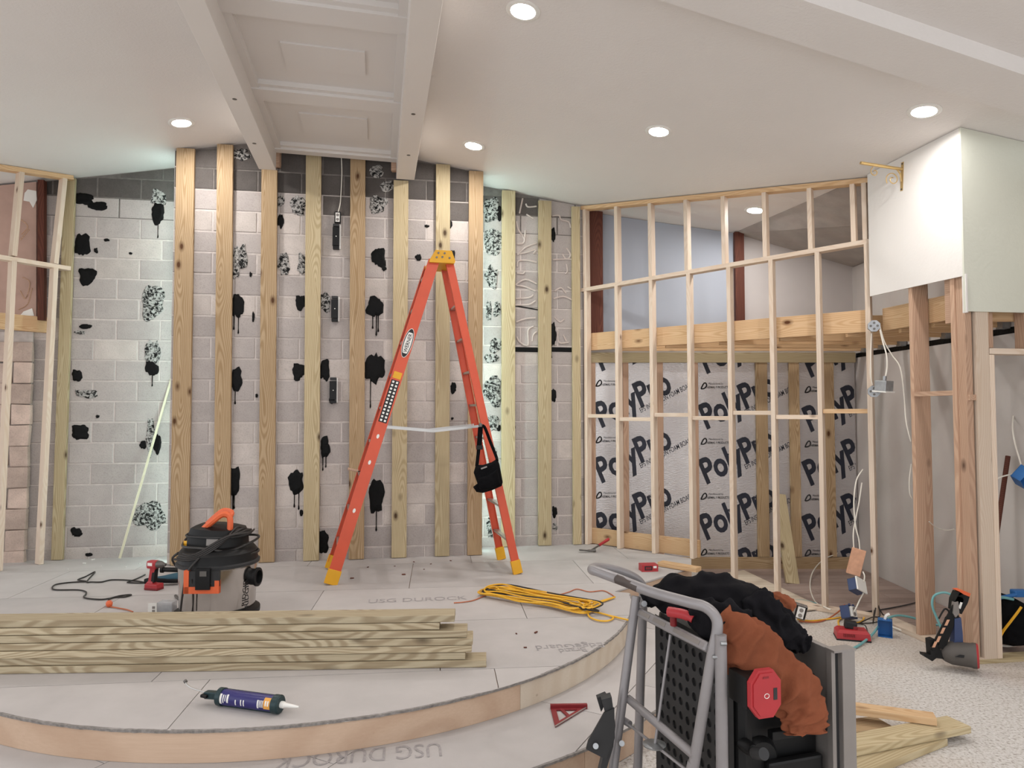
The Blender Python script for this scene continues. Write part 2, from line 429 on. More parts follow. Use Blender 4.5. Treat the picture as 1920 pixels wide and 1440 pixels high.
# --- block walls
CH, BL = .2032, .4064
def blockwall(name, W, xa, xb, zb, mat_of, label, phase=0.0, holes=()):
    pa = V((xa, wy(W, xa), 0)); pb = V((xb, wy(W, xb), 0)); L = (pb - pa).length
    def topz(u):
        p = pa + WU * u; return ceil(p.x, p.y) - .004
    n = V((-WN.x, -WN.y, 0))
    back = []
    us = [L * i / 8 for i in range(9)]
    lo = [pa + WU * u + n * -.002 + Z3 * zb for u in us]; hi = [pa + WU * u + n * -.002 + Z3 * (topz(u)) for u in us]
    root = struct(wprism(name, lo + hi[::-1], n * .16, M['mortar']), label)
    cache = {}
    z = 3.66 - CH * 18; row = 0
    while z < 5:
        z0, z1 = max(z + .005, zb), z + CH - .005
        u = -BL + (BL / 2 if row % 2 else 0) + phase
        while u < L:
            u0, u1 = max(u + .005, 0.0), min(u + BL - .005, L)
            if u1 - u0 > .05 and z1 - z0 > .04:
                t0, t1 = topz(u0), topz(u1)
                if min(t0, t1) > z0 + .04:
                    w = u1 - u0; cut = min(t0, t1) < z1
                    ja = [RN.uniform(-.003, .003) for _ in range(4)]
                    e0, e1 = (min(z1, t0), min(z1, t1)) if cut else (z1, z1)
                    org = pa + WU * u0 + Z3 * z0
                    key = (round(w, 3), round(e0 - z0, 3), round(e1 - z0, 3))
                    m_ = mat_of((u0 + u1) / 2, (z0 + z1) / 2, RN)
                    Mx = Matrix.Translation(org) @ frame(WU, Z3)
                    kk = (key, m_.name)
                    if kk not in cache:
                        b = .006; h0, h1 = e0 - z0, e1 - z0
                        # front looks along -y of the local frame
                        fr = [(b, -.006, b), (w - b, -.006, b), (w - b, -.006, h1 - b), (b, -.006, h0 - b)]
                        md = [(0, 0, 0), (w, 0, 0), (w, 0, h1), (0, 0, h0)]
                        bk = [(0, .03, 0), (w, .03, 0), (w, .03, h1), (0, .03, h0)]
                        fs = [(0, 1, 2, 3)] + [(i, 4 + i, 4 + (i + 1) % 4, (i + 1) % 4) for i in range(4)] + [(4 + i, 8 + i, 8 + (i + 1) % 4, 4 + (i + 1) % 4) for i in range(4)]
                        o = mk('block', fr + md + bk, fs, m_, root, Mx); cache[kk] = o
                    else:
                        o = bpy.data.objects.new('block', cache[kk].data); place(o, Mx @ Matrix.Translation((0, RN.uniform(-.003, .002), 0)), root)
            u += BL
        z += CH; row += 1
    return root
def zpx(py, W, px): return onw(px, py, W).z
def m_left(u, z, r):
    if z > zpx(376, WL, 180) and u < 5 and r.random() < .8: return M['block_dark']
    return M['block_pale'] if r.random() < .2 else M['block']
def m_mid(u, z, r):
    zt = zpx(345, WC, 560) - .05
    if z > zt: return M['block_dark'] if r.random() < .95 else M['block']
    if z > zt - .2 and r.random() < .25: return M['block_dark']
    return M['block_pale'] if r.random() < .3 else M['block']
def m_right(u, z, r):
    if z > zpx(412, WR, 1000): return M['block_dark'] if r.random() < .8 else M['block']
    return M['block_pale'] if r.random() < .25 else M['block']
XCL = onw(320, 700, WC).x; XCR = onw(903, 700, WC).x
wl = blockwall('wall_back_left', WL, -6.0, XCL + .5, DK - .2, m_left, 'grey concrete block wall beside the panel, left of the furring boards', .07)
wc = blockwall('wall_back_centre', WC, XCL, XCR, DK - .2, m_mid, 'projecting block wall panel with vertical furring boards', .15)
wr = blockwall('wall_back_right', WR, XCR - .4, A2.x + .03, DK - .2, m_right, 'recessed block wall with glue squiggles and furring boards', .0)
M['mortar_dark'] = pm('sooty_mortar', '#6e6864', .95, var=.2, vs=20)
def darkband(root, W, xa, xb, z0):
    us = [xa + (xb - xa) * i / 6 for i in range(7)]
    P_ = [V((x, wy(W, x), 0)) + WN * .0028 for x in us]
    wprism('sooty_mortar', [p + Z3 * z0 for p in P_] + [p + Z3 * (ceil(p.x, p.y) - .006) for p in P_[::-1]], -WN * .004, M['mortar_dark'], root)
def rowz(z): return 3.66 + round((z - 3.66) / CH) * CH
darkband(wc, WC, XCL + .01, XCR - .01, rowz(zpx(345, WC, 560) - .05 - CH / 2)); darkband(wl, WL, -5.9, XCL + .2, rowz(zpx(376, WL, 180) - CH / 2)); darkband(wr, WR, XCR, A2.x, rowz(zpx(412, WR, 1000) - CH / 2))
# returns of the projecting panel
for nm, X, Wb in (('return_left', XCL, WL), ('return_right', XCR, WR)):
    p = V((X, wy(WC, X), 0)) - WN * .012; d = -WN; Lr = .42 if nm == 'return_left' else .58
    q = p + d * Lr; sgn = 1 if nm == 'return_left' else -1
    wprism('panel_return', [p + Z3 * DK, q + Z3 * DK, q + Z3 * (ceil(q.x, q.y) - .01), p + Z3 * (ceil(p.x, p.y) - .01)], WU * .06 * sgn, M['block'], wc)

# furring boards nailed on the block walls
def fur(root, W, xt, yt, xb, yb, w, mat, t=.04):
    p1 = onw(xt, yt, W, .012 + t); p0 = onw(xb, yb, W, .012 + t)
    p0.z = DK + .005; p0.y = wy(W, p0.x) - (.012 + t) * math.hypot(1, .17)
    p1.z = min(p1.z, ceil(p1.x, p1.y) - .01)
    return board('furring_board', p0, p1, w, t, WN, mat, root, bev=.003)
for i, (xt, yt, xb, yb, w) in enumerate([(348, 266, 335, 1057, .162), (422, 261, 415, 1055, .145), (505, 318, 499, 1056, .145), (588, 290, 583, 1056, .145),
        (671, 297, 668, 1054, .145), (752, 338, 748, 1051, .145), (831, 290, 829, 1049, .142), (893, 306, 890, 1047, .146)]):
    fur(wc, WC, xt, yt, xb, yb, w, [M['wood_fur'], M['wood_fur'], M['wood_fur'], M['wood_treated'], M['wood_fur'], M['wood_treated'], M['wood_treated'], M['wood_fur']][i])
for xt, yt, xb, yb, w in [(954, 357, 953, 1027, .145), (1022, 376, 1022, 1028, .142), (1080, 387, 1083, 1028, .09)]: fur(wr, WR, xt, yt, xb, yb, w, M['wood_treated'])
fur(wl, WL, 130, 333, 106, 1052, .1, M['wood_treated'])

# mastic patches, glue beads, cracks
def patch(root, W, px, py, w, h, kind=0, drip=0, off=.008):
    c = onw(px, py, W, off); k = (c - V((0, 0, ZC))).length / F
    a, b = w * k / 2, h * k / 2; n = 26; sd = RN.uniform(0, 100)
    rim = []; 
    for i in range(n):
        t = 6.2832 * i / n
        q = 1 + .42 * noise.noise(V((math.cos(t) * 1.3 + sd, math.sin(t) * 1.3, sd))) + .22 * noise.noise(V((math.cos(t) * 4 + sd, math.sin(t) * 4, 3)))
        se = 1 / max(abs(math.cos(t)) ** 2.6 + abs(math.sin(t)) ** 2.6, .3) ** (1 / 2.6)
        rim.append((a * q * se * math.cos(t), b * q * se * math.sin(t)))
    vs = []; fs = []
    for s, y in ((1, .004), (.96, -.004), (.6, -.008)):
        vs += [(x * s, y, z * s) for x, z in rim]
    vs.append((0, -.007, 0))
    for r in range(2):
        fs += [(r * n + i, r * n + (i + 1) % n, (r + 1) * n + (i + 1) % n, (r + 1) * n + i) for i in range(n)]
    fs += [(2 * n + i, 2 * n + (i + 1) % n, 3 * n) for i in range(n)]
    Mx = Matrix.Translation(c) @ frame(WU, Z3)
    for d in range(drip):
        x0 = a * RN.uniform(-.6, .6); l = b * RN.uniform(.9, 1.8); r_ = .006; i0 = len(vs)
        for zz, rr in ((-b * .5, r_), (-b - l * .7, r_ * .7), (-b - l * .93, r_ * 1.5), (-b - l, r_ * .3)):
            vs += [(x0 - rr, .002, zz), (x0, -.008, zz), (x0 + rr, .002, zz)]
        for j in range(3):
            for e in range(2): fs.append((i0 + 3 * j + e, i0 + 3 * j + e + 1, i0 + 3 * j + e + 4, i0 + 3 * j + e + 3))
    return mk('mastic_patch', vs, fs, M['tarfoil'] if kind else M['tar'], root, Mx)
for p in [(157, 372, 30, 20), (183, 386, 30, 14), (298, 372, 22, 26, 1), (296, 398, 20, 36, 0, 1), (154, 459, 24, 35), (163, 518, 25, 28), (286, 565, 34, 56, 1), (160, 612, 18, 8), (150, 623, 14, 6, 1),
          (285, 660, 24, 40, 1), (285, 690, 20, 26, 0, 1), (143, 705, 15, 22), (160, 738, 32, 14, 1), (149, 811, 24, 26), (283, 822, 14, 60, 1), (294, 834, 12, 30), (268, 834, 10, 14), (143, 998, 16, 16), (281, 966, 46, 46, 1),
          (245, 475, 5, 4), (180, 470, 5, 8), (200, 450, 8, 5), (183, 781, 5, 5), (166, 1040, 10, 5)]: patch(wl, WL, *p)
for p in [(452, 290, 28, 20, 1), (450, 480, 22, 40, 1), (443, 505, 10, 34, 1), (445, 572, 20, 40, 0, 2), (443, 712, 20, 40, 0, 1), (439, 902, 20, 50, 0, 2), (560, 385, 24, 34, 1), (526, 414, 10, 24), (527, 375, 12, 20, 1),
          (532, 494, 20, 36, 1), (566, 496, 15, 36, 1), (564, 567, 18, 28), (560, 697, 26, 30), (556, 902, 24, 40, 0, 2), (565, 962, 5, 12), (611, 567, 18, 34, 1), (608, 694, 17, 38, 0), (609, 838, 18, 34, 0, 2), (605, 1014, 20, 42),
          (708, 384, 30, 32, 1), (711, 482, 24, 34), (720, 503, 8, 10), (704, 576, 28, 38, 0, 3), (703, 690, 36, 54, 0, 1), (707, 930, 28, 56, 0, 1), (706, 322, 24, 22, 1), (728, 350, 24, 18, 1), (785, 483, 11, 12), (800, 424, 8, 5),
          (849, 480, 8, 20), (850, 727, 12, 20), (848, 785, 5, 5), (845, 420, 6, 14), (623, 748, 10, 16), (475, 595, 4, 18), (481, 742, 4, 8), (470, 515, 4, 9)]: patch(wc, WC, *p)
for p in [(922, 393, 34, 46, 1), (935, 400, 10, 24), (925, 455, 30, 52, 1), (922, 519, 26, 38, 1), (917, 583, 12, 40, 1), (932, 580, 14, 26, 1), (929, 648, 26, 26, 1), (923, 672, 26, 16, 1), (925, 735, 32, 50, 1), (924, 795, 22, 30, 1),
          (936, 803, 6, 12), (922, 990, 20, 38, 1), (1037, 628, 12, 44, 0, 1), (1037, 440, 8, 26), (1038, 742, 9, 26), (1040, 960, 9, 22), (1041, 988, 9, 14, 1), (964, 803, 5, 12), (964, 862, 4, 12), (924, 850, 16, 26, 1)]: patch(wr, WR, *p)
for x0, x1 in ((964, 1010), (1033, 1077)):
    board('tar_line', onw(x0, 655, WR, .012), onw(x1, 656, WR, .012), .05, .012, WN, M['tar'], wr)
board('wall_crack', onw(964, 573, WR, .009), onw(1010, 581, WR, .009), .012, .006, WN, M['tar'], wr)
for pts in [[(968, 415), (972, 430), (984, 452), (970, 458)], [(985, 432), (982, 455), (970, 458)], [(970, 478), (985, 464), (1006, 456)], [(969, 476), (985, 474), (1004, 468), (1000, 476)], [(970, 500), (972, 490), (986, 488), (1006, 492)],
            [(969, 512), (980, 513), (984, 508)], [(966, 534), (985, 524), (1006, 532)], [(968, 535), (986, 538), (1004, 546)], [(967, 560), (992, 558), (1000, 553)], [(966, 572), (992, 571), (1004, 564)], [(968, 604), (985, 598), (1004, 596)],
            [(969, 632), (975, 642), (990, 647), (990, 620), (1000, 612)], [(998, 640), (1000, 628), (1006, 622)], [(1035, 405), (1048, 404), (1052, 412), (1066, 416), (1070, 427)], [(1054, 476), (1062, 486), (1070, 478), (1062, 465)],
            [(1036, 487), (1055, 486), (1072, 486)], [(1062, 495), (1064, 508), (1060, 514)], [(1040, 546), (1052, 540), (1061, 550)], [(1064, 538), (1071, 542)], [(1038, 560), (1056, 556), (1072, 562)], [(1040, 595), (1050, 604), (1058, 598)],
            [(1046, 620), (1048, 642), (1066, 642)], [(1056, 628), (1062, 640)], [(986, 382), (990, 388), (1006, 387)], [(980, 372), (974, 400)], [(987, 402), (1000, 410)]]:
    tube('glue_bead', [onw(a, b, WR, .012) for a, b in pts], .009, M['glue'], wr, 5, 4)
# light strips tucked behind the edges of the projecting panel
for nm, X, side in (('left', XCL, -1), ('right', XCR, 1)):
    p = V((X, wy(WC, X), 0)) - WN * .16 + WU * side * .015
    o = wprism('led_strip', [p + Z3 * (DK + .05), p - WN * .02 + Z3 * (DK + .05), p - WN * .02 + Z3 * (ceil(X, p.y) - .12), p + Z3 * (ceil(X, p.y) - .12)], WU * side * .008, M['led'])
    tag(o, 'glowing strip light hidden behind the %s edge of the block panel' % nm, 'light strip', 'strip lights behind the panel')

# --- beams and coffer between them
VD = V((-.194, 1, 0)).normalized(); VX = V((1, .194, 0)).normalized()
def bm_beam(name, xl, yl, xr, yr, label, holes):
    hz = ZC + 2.30
    pl = onz(xl, yl, hz); pr = onz(xr, yr, hz); mid = (pl + pr) / 2; w = (pr - pl).length
    Ls = 8.6
    end = mid; st = mid - VD * Ls
    o = board(name, V((st.x, st.y, hz)), V((end.x, end.y, hz)), w, .42, V((0, 0, -1)), M['beam'], bev=.004)
    struct(o, label)
    for hx, hy in holes:
        p = onz(hx, hy, hz); lathe('bolt_hole', [(.012, 0), (.017, .002), (.017, .006)], Matrix.Translation(p - Z3 * .003), M['iron'], o, 12)
    return pl, pr, hz
bl_ = bm_beam('beam_left', 486, 318, 517, 318.5, 'white boxed ceiling beam left of the coffer', [(440, 186), (477, 269)])
br_ = bm_beam('beam_right', 743, 336, 777, 337.5, 'white boxed ceiling beam right of the coffer', [(775, 214), (766, 291)])
zc0 = ZC + 2.47
LX = bl_[1]; RX = br_[0]
yend = 6.62
def cof(u, s, z):           # u 0..1 across between the beams, s metres back from the wall end
    a = LX - VD * s; b = RX - VD * s; p = a.lerp(b, u); return V((p.x, p.y, z))
# run to the block panel
s0 = -.02
cofr = struct(wprism('ceiling_coffer', [cof(0, s0, zc0 + .06), cof(1, s0 - .0, zc0 + .06), cof(1, 8.4, zc0 + .06), cof(0, 8.4, zc0 + .06)], Z3 * .05, M['coffer']), 'coffered white ceiling strip between two beams')
for i, s in enumerate([-.01, 1.13, 2.36, 3.6, 4.85, 6.1, 7.35]):
    w = .10 if i == 0 else .2
    wprism('coffer_rail', [cof(0, s, zc0), cof(1, s, zc0), cof(1, s + w, zc0), cof(0, s + w, zc0)], Z3 * .07, M['coffer'], cofr)
    wprism('coffer_rail_lip', [cof(.03, s + w, zc0 + .022), cof(.97, s + w, zc0 + .022), cof(.97, s + w + .05, zc0 + .022), cof(.03, s + w + .05, zc0 + .022)], Z3 * .05, M['coffer'], cofr)
    if i: wprism('coffer_rail_lip', [cof(.03, s - .05, zc0 + .022), cof(.97, s - .05, zc0 + .022), cof(.97, s, zc0 + .022), cof(.03, s, zc0 + .022)], Z3 * .05, M['coffer'], cofr)
    a, b = s + w + .3, s + 1.13 - .28
    if i < 6: wprism('coffer_panel', [cof(.26, a, zc0 + .048), cof(.76, a, zc0 + .048), cof(.76, b, zc0 + .048), cof(.26, b, zc0 + .048)], Z3 * .02, M['coffer'], cofr)
for u0, u1 in ((0, .05), (.95, 1)):
    wprism('coffer_edge', [cof(u0, 0, zc0 + .01), cof(u1, 0, zc0 + .01), cof(u1, 8.3, zc0 + .01), cof(u0, 8.3, zc0 + .01)], Z3 * .07, M['coffer'], cofr)
# ragged timber blocks at the beam ends
for px, py in ((521, 297), (739, 305)):
    p = onw(px, py, WC, .05); obox('beam_block', p - Z3 * .09, (.05, .05, .18), M['wood_brown'], cofr)

# --- recessed lamps
def lamp(p, label):
    e = .02; nx = V((1, 0, (ceil(p.x + e, p.y) - ceil(p.x - e, p.y)) / (2 * e))); ny = V((0, 1, (ceil(p.x, p.y + e) - ceil(p.x, p.y - e)) / (2 * e)))
    n = -(nx.cross(ny)).normalized(); Mx = Matrix.Translation(p) @ frame(nx, n)
    root = bpy.data.objects.new('recessed_lamp', None); place(root, Mx); tag(root, label, 'ceiling lamp', 'recessed ceiling lamps')
    lathe('trim_ring', [(.074, .001), (.078, .008), (.098, .009), (.108, .003), (.108, -.004)], Mx, M['white'], root, 32)
    lathe('diffuser', [(0, .004), (.04, .0035), (.074, .002), (.074, -.004)], Mx, M['lamp'], root, 32)
for px, py, lab in [(340, 230, 'round recessed lamp in the ceiling left of the left beam'), (981, 20, 'large bright recessed lamp at the top edge of the photo'), (888, 273, 'round recessed lamp just right of the beam, above the ladder'),
        (1235, 246, 'round recessed lamp in the middle of the right ceiling slope'), (1733, 208, 'round recessed lamp above the white wall corner'), (1416, 394, 'small recessed lamp seen through the studs above the loft')]:
    lamp(onc(px, py), lab)
for X, Y in [(-3.1, 2.9), (1.6, .6), (-2.2, .3), (3.2, 1.2)]: lamp(V((X, Y, ceil(X, Y))), 'round recessed lamp out of the picture, %s' % ('over the lumber stack' if Y > 2 else 'left behind the camera' if X < 0 else 'right behind the camera' if X < 2 else 'over the carpet near the right wall'))

# --- stage: two round tiers under cement board
CX, CY, R1, R2 = -1.515, 5.62, 2.445, 2.955
def arc(r, a0, a1, n): return [V((CX + r * math.cos(math.radians(a0 + (a1 - a0) * i / n)), CY + r * math.sin(math.radians(a0 + (a1 - a0) * i / n)), 0)) for i in range(n + 1)]
eA = onz(1152, 1109, DK); eB = onz(1296, 1064, DK)
ang1 = math.degrees(math.atan2(eA.y - CY, eA.x - CX))
up_out = arc(R1, -165, ang1 - 1, 72) + [V((eA.x, eA.y, 0)), V((eB.x, eB.y, 0)), V((1.75, 6.83, 0)), V((.9, 7.55, 0)), V((-.4, 7.6, 0)), V((-3.6, 7.1, 0)), V((-4.4, 6.9, 0)), V((-5.4, 6.6, 0)), V((-5.4, 4.9, 0))]
lo_out = arc(R2, -180, 12, 80) + [V((1.9, 6.6, 0)), V((.9, 7.5, 0)), V((-4.4, 6.9, 0)), V((-5.6, 6.5, 0)), V((-5.6, 5.6, 0))]
def solid(name, out, z0, z1, mat, parent=None): return wprism(name, [p + Z3 * z0 for p in out], Z3 * (z1 - z0), mat, parent)
st_ = struct(solid('stage_platform', [p + (p - V((CX, CY, 0))) * (-.02) for p in up_out], TR, DK - .014, M['ply']), 'round raised stage covered with grey cement board')
lo_ = struct(solid('stage_step', [p + (p - V((CX, CY, 0))) * (-.014) for p in lo_out], .001, TR - .014, M['ply']), 'lower round step of the stage in cement board')
def clip(poly, a, b, c):           # keep a*x+b*y<=c
    out = []
    for i in range(len(poly)):
        p, q = poly[i], poly[(i + 1) % len(poly)]; fp = a * p.x + b * p.y - c; fq = a * q.x + b * q.y - c
        if fp <= 0: out.append(p)
        if fp * fq < 0: out.append(p + (q - p) * (fp / (fp - fq)))
    return out
def boards(root, out, zt, org, ang, W, L, shift, test):
    u = V((math.cos(ang), math.sin(ang), 0)); v = V((-u.y, u.x, 0)); g = .0025
    for j in range(-6, 6):
        for i in range(-7, 7):
            u0 = i * L + (shift[j % len(shift)]); v0 = j * W
            po = [p.copy() for p in out]; o = org
            for (d, c) in ((u, u0 + L - g), (-u, -(u0 + g)), (v, v0 + W - g), (-v, -(v0 + g))):
                po = clip(po, d.x, d.y, c + d.dot(o))
                if len(po) < 3: break
            if len(po) < 3: continue
            ar = abs(sum(po[k].x * po[(k + 1) % len(po)].y - po[(k + 1) % len(po)].x * po[k].y for k in range(len(po)))) / 2
            if ar < .01 or not test(po): continue
            wprism('cement_board', [p + Z3 * (zt - .0138 + RN.uniform(0, .0006)) for p in po], Z3 * .0132, M['cement'], root)
seamA = onz(720, 1104, DK); seamB = onz(1140, 1093, DK)
angd = math.atan2(seamB.y - seamA.y, seamB.x - seamA.x)
boards(st_, up_out, DK, V((seamA.x, seamA.y, 0)), angd, .914, 1.524, (.2, .75, .45, 1.05), lambda po: True)
inn = lambda po: any((p - V((CX, CY, 0))).length > R1 - .02 or p.x > .5 for p in po)
boards(lo_, lo_out, TR, V((.30, 3.3, 0)), math.radians(62), .914, 1.524, (.42, .9), inn)
# plywood risers, bent round, each panel its own piece
def riser(root, r, a0, a1, z0, z1, mat):
    n = max(4, int((a1 - a0) / 2.5)); vs = []; fs = []
    L = math.radians(a1 - a0) * r
    for i in range(n + 1):
        t = math.radians(a0 + (a1 - a0) * i / n)
        for rr in (r - .02, r - .006):
            for z in (z0, z1): vs.append((CX + rr * math.cos(t), CY + rr * math.sin(t), z))
    for i in range(n):
        k = 4 * i
        fs += [(k, k + 4, k + 5, k + 1), (k + 2, k + 3, k + 7, k + 6), (k + 1, k + 5, k + 7, k + 3), (k, k + 2, k + 6, k + 4)]
    fs += [(0, 1, 3, 2), (4 * n, 4 * n + 2, 4 * n + 3, 4 * n + 1)]
    return mk('plywood_riser', vs, fs, mat, root)
for a0, a1, mm in ((-165, -132, 'ply'), (-131.95, -50.3, 'ply'), (-50.25, -8, 'ply_pale')): riser(st_, R1, a0, a1, TR + .001, DK - .014, M[mm])
for a0, a1 in ((-180, -110), (-109.95, -51), (-50.95, 5)): riser(lo_, R2, a0, a1, .003, TR - .014, M['ply'])
# broken board edges over the risers
def edge(root, r, a0, a1, z, mat):
    pts = arc(r, a0, a1, int((a1 - a0) * 1.6)); path = [p + Z3 * (z - .007) + V((RN.uniform(-1, 1), RN.uniform(-1, 1), 0)) * .0025 for p in pts]
    vs, fs = sweep(path, lambda i, n: [(.0066, -.006), (.0066, .006 + RN.uniform(0, .004)), (-.0066, .004 + RN.uniform(0, .003)), (-.0066, -.006)])
    mk('board_edge', vs, fs, mat, root)
edge(st_, R1 - .003, -165, ang1 - 2, DK + .0002, M['cement_edge']); edge(lo_, R2 - .003, -179, 5, TR + .0002, M['cement_edge'])
ea, eb = V((eA.x, eA.y, 0)), V((eB.x, eB.y, 0)); en = V(((eb - ea).y, -(eb - ea).x, 0)).normalized()
board('plywood_riser', ea + en * .004 + Z3 * (TR + .067), eb + en * .004 + Z3 * (TR + .067), .133, .014, en, M['ply'], st_)
# lettering stamped on the boards
def stamp(root, s, p0, p1, z, h, mat=None):
    a, b = onz(*p0, z), onz(*p1, z); x = (b - a); w = x.length
    return text('printed_text', s, Matrix.Translation(a + Z3 * .0014) @ frame(x, Z3), w, h, mat or M['print_grey'], root)
stamp(st_, 'USG DUROCK', (690, 1131), (876, 1124), DK, .10)
stamp(st_, 'EdgeGuard', (1128, 1205), (1003, 1211), DK, .085)
stamp(st_, 'Brand', (1096, 1214), (1046, 1217), DK, .075)
stamp(lo_, 'USG DUROCK', (826, 1393), (520, 1416), TR, .13)

# ================================================================== THE BAY ON THE RIGHT
# back wall of the bay: foil insulation below, painted walls over the loft
Pbl = V((A2.x - .05, YB + .03, 0))
wb = struct(wprism('wall_bay', [V((.70, YB + .03, -.0)), V((XS + .1, YB + .03, 0)), V((XS + .1, YB + .03, 2.42)), V((.70, YB + .03, 2.42))], (0, .1, 0), M['drywall_grey']), 'wall at the back of the bay lined with foil insulation')
xs = [.80, ony(1300, 800, YB).x, ony(1492, 800, YB).x, XS - .02]
for i in range(3):
    obox('insulation_board', ((xs[i] + xs[i + 1]) / 2, YB + .014, .04), (xs[i + 1] - xs[i] - .006, .026, 2.28), M['foil'], wb)
# print on the insulation
def prt(s, px, py, w, h, ang, shear=0., bold=0., mat='print_navy'):
    p = ony(px, py, YB - .001)
    Mx = Matrix.Translation(p) @ Matrix.Rotation(math.pi / 2, 4, 'X') @ Matrix.Rotation(math.radians(ang), 4, 'Z')
    return text('printed_text', s, Mx, w, h, M[mat], wb, bold, shear, (((0, 0, 2.30), (0, 0, 1)), ((XS - .03, 0, 0), (1, 0, 0)), ((0, 0, .05), (0, 0, -1))))
for cx, rows in ((1128, (695, 801, 905, 1010)), (1325, (700, 804, 907, 1012, 1115)), (1520, (707, 809, 910, 1013, 1116))):
    for ry in rows:
        prt('PolyPro', cx, ry, .90, .275, 27, .12, .03)
        if ry < 1040: prt('EPS INSULATION FOAM BOARD', cx + 74, ry - 27, .66, .055, 27, .12, .004)
        ly = ry + 26
        if ly < 1040:
            prt('Manufactured by', cx + 4, ly - 5, .16, .022, 0, .0, 0, 'print_black'); prt('THERMAL F PRODUCTS', cx - 2, ly + 2, .26, .024, 0, .2, .02, 'print_black')
            tube('printed_logo', [ony(cx - 10 + a, ly + b, YB - .002) for a, b in ((0, 2), (4, -6), (8, -8), (10, -3), (6, 2), (1, 3))], .007, M['print_black'], wb, 4, 3, True)
# framing in front of the foil
for x0, x1 in ((1104, 1117), (1169, 1179), (1231, 1244), (1299, 1310), (1419, 1440), (1482, 1500), (1545, 1565)):
    xa, xb = ony(x0, 800, YB - .04).x, ony(x1, 800, YB - .04).x
    board('stud', V(((xa + xb) / 2, YB - .04, .14)), V(((xa + xb) / 2, YB - .04, 2.28)), max(xb - xa, .06), .038, V((0, -1, 0)), M['wood_fur'] if x0 > 1400 else M['wood_brown'], wb, bev=.002)
board('sole_plate', V((.95, YB - .045, .07)), V((XS - .03, YB - .045, .07)), .13, .038, V((0, -1, 0)), M['wood_fur'], wb)
board('ledger', V((.85, YB - .05, 2.33)), V((XS - .03, YB - .05, 2.33)), .11, .05, V((0, -1, 0)), M['wood_treated'], wb)
# painted walls above
zt = lambda X, Y: ceil(X, Y) - .005
XP = 2.5
struct(wprism('wall_loft_blue', [V((.70, YB + .05, 2.42)), V((XP, YB + .05, 2.42)), V((XP, YB + .05, zt(XP, YB))), V((.70, YB + .05, zt(.70, YB)))], (0, .08, 0), M['blue_wall']), 'blue-grey painted wall above the loft')
struct(wprism('wall_loft_pale', [V((XP, YB + .05, 2.42)), V((XS + .1, YB + .05, 2.42)), V((XS + .1, YB + .05, ZC + 1.6)), V((XP, YB + .05, zt(XP, YB)))], (0, .08, 0), M['pale_wall']), 'pale grey wall above the loft beside the dark red post')
for px, w, lab in ((1387, .10, 'dark red timber post between the blue and grey loft walls'), (1117, .16, 'dark red-brown post at the left end of the loft')):
    p = ony(px, 520, YB - .02); o = board('timber_post', V((p.x, YB - .03, 2.58)), V((p.x, YB - .03, zt(p.x, YB - .03))), w, .06, V((0, -1, 0)), M['wood_rust']); tag(o, lab, 'post')
struct(mk('ceiling_loft', [(XP, YB + .06, ceil(XP, YB) - .006), (2.98, B2.y + .06, ceil(2.98, B2.y) - .006), (XS + .1, B2.y - .2, ZC + 1.60), (XS + .1, YB + .06, ZC + 1.60),
    (XP, YB + .06, ceil(XP, YB) + .04), (2.98, B2.y + .06, ceil(2.98, B2.y) + .04), (XS + .1, B2.y - .2, ZC + 1.65), (XS + .1, YB + .06, ZC + 1.65)],
    [(0, 1, 2, 3), (7, 6, 5, 4), (0, 4, 5, 1), (1, 5, 6, 2), (2, 6, 7, 3), (3, 7, 4, 0)], M['rough_grey']), 'rough grey sloping ceiling over the loft')
# right side wall
struct(wprism('wall_right', [V((XS, 3.2, 0)), V((XS, YB + .13, 0)), V((XS, YB + .13, ZC + 1.62)), V((XS, 3.2, ZC + 1.62))], (.1, 0, 0), M['drywall_grey']), 'bare grey drywall side wall behind the framing')
wr_side = bpy.data.objects['wall_right']
board('tar_line', V((XS - .001, YB, 2.355)), V((XS - .001, 3.4, 2.355)), .05, .012, V((-1, 0, 0)), M['tar'], wr_side)
# brown plank floor in the bay
bf = struct(wprism('floor_bay', [V((1.95, 7.72, .002)), V((XS, 7.72, .002)), V((XS, 4.95, .002)), V((3.2, 4.95, .002)), V((3.02, 5.80, .002))], (0, 0, .004), M['brownfloor']), 'brown plank floor inside the bay')
y = 7.6; k = 0
while y > 5.0:
    # planks run across, cut by the diagonal of the framing
    xl = 2.0 + (7.6 - y) * .56 if y > 5.83 else 3.06 + (5.83 - y) * .17
    x = xl; off = .9 if k % 2 else .4
    while x < XS - .02:
        x2 = min(x + (off if x == xl else 1.2), XS - .005)
        obox('floor_plank', ((x + x2) / 2, y, .006), (x2 - x - .003, .145, .006), M['brownfloor'], bf); x = x2
    y -= .15; k += 1
p = [onz(1240, 1092, .01), onz(1395, 1071, .01), onz(1545, 1142, .01), onz(1470, 1150, .01)]
tag(wprism('plywood_sheet', p, Z3 * .012, M['ply_pale']), 'pale plywood sheet lying on the floor beside the stage', 'plywood')

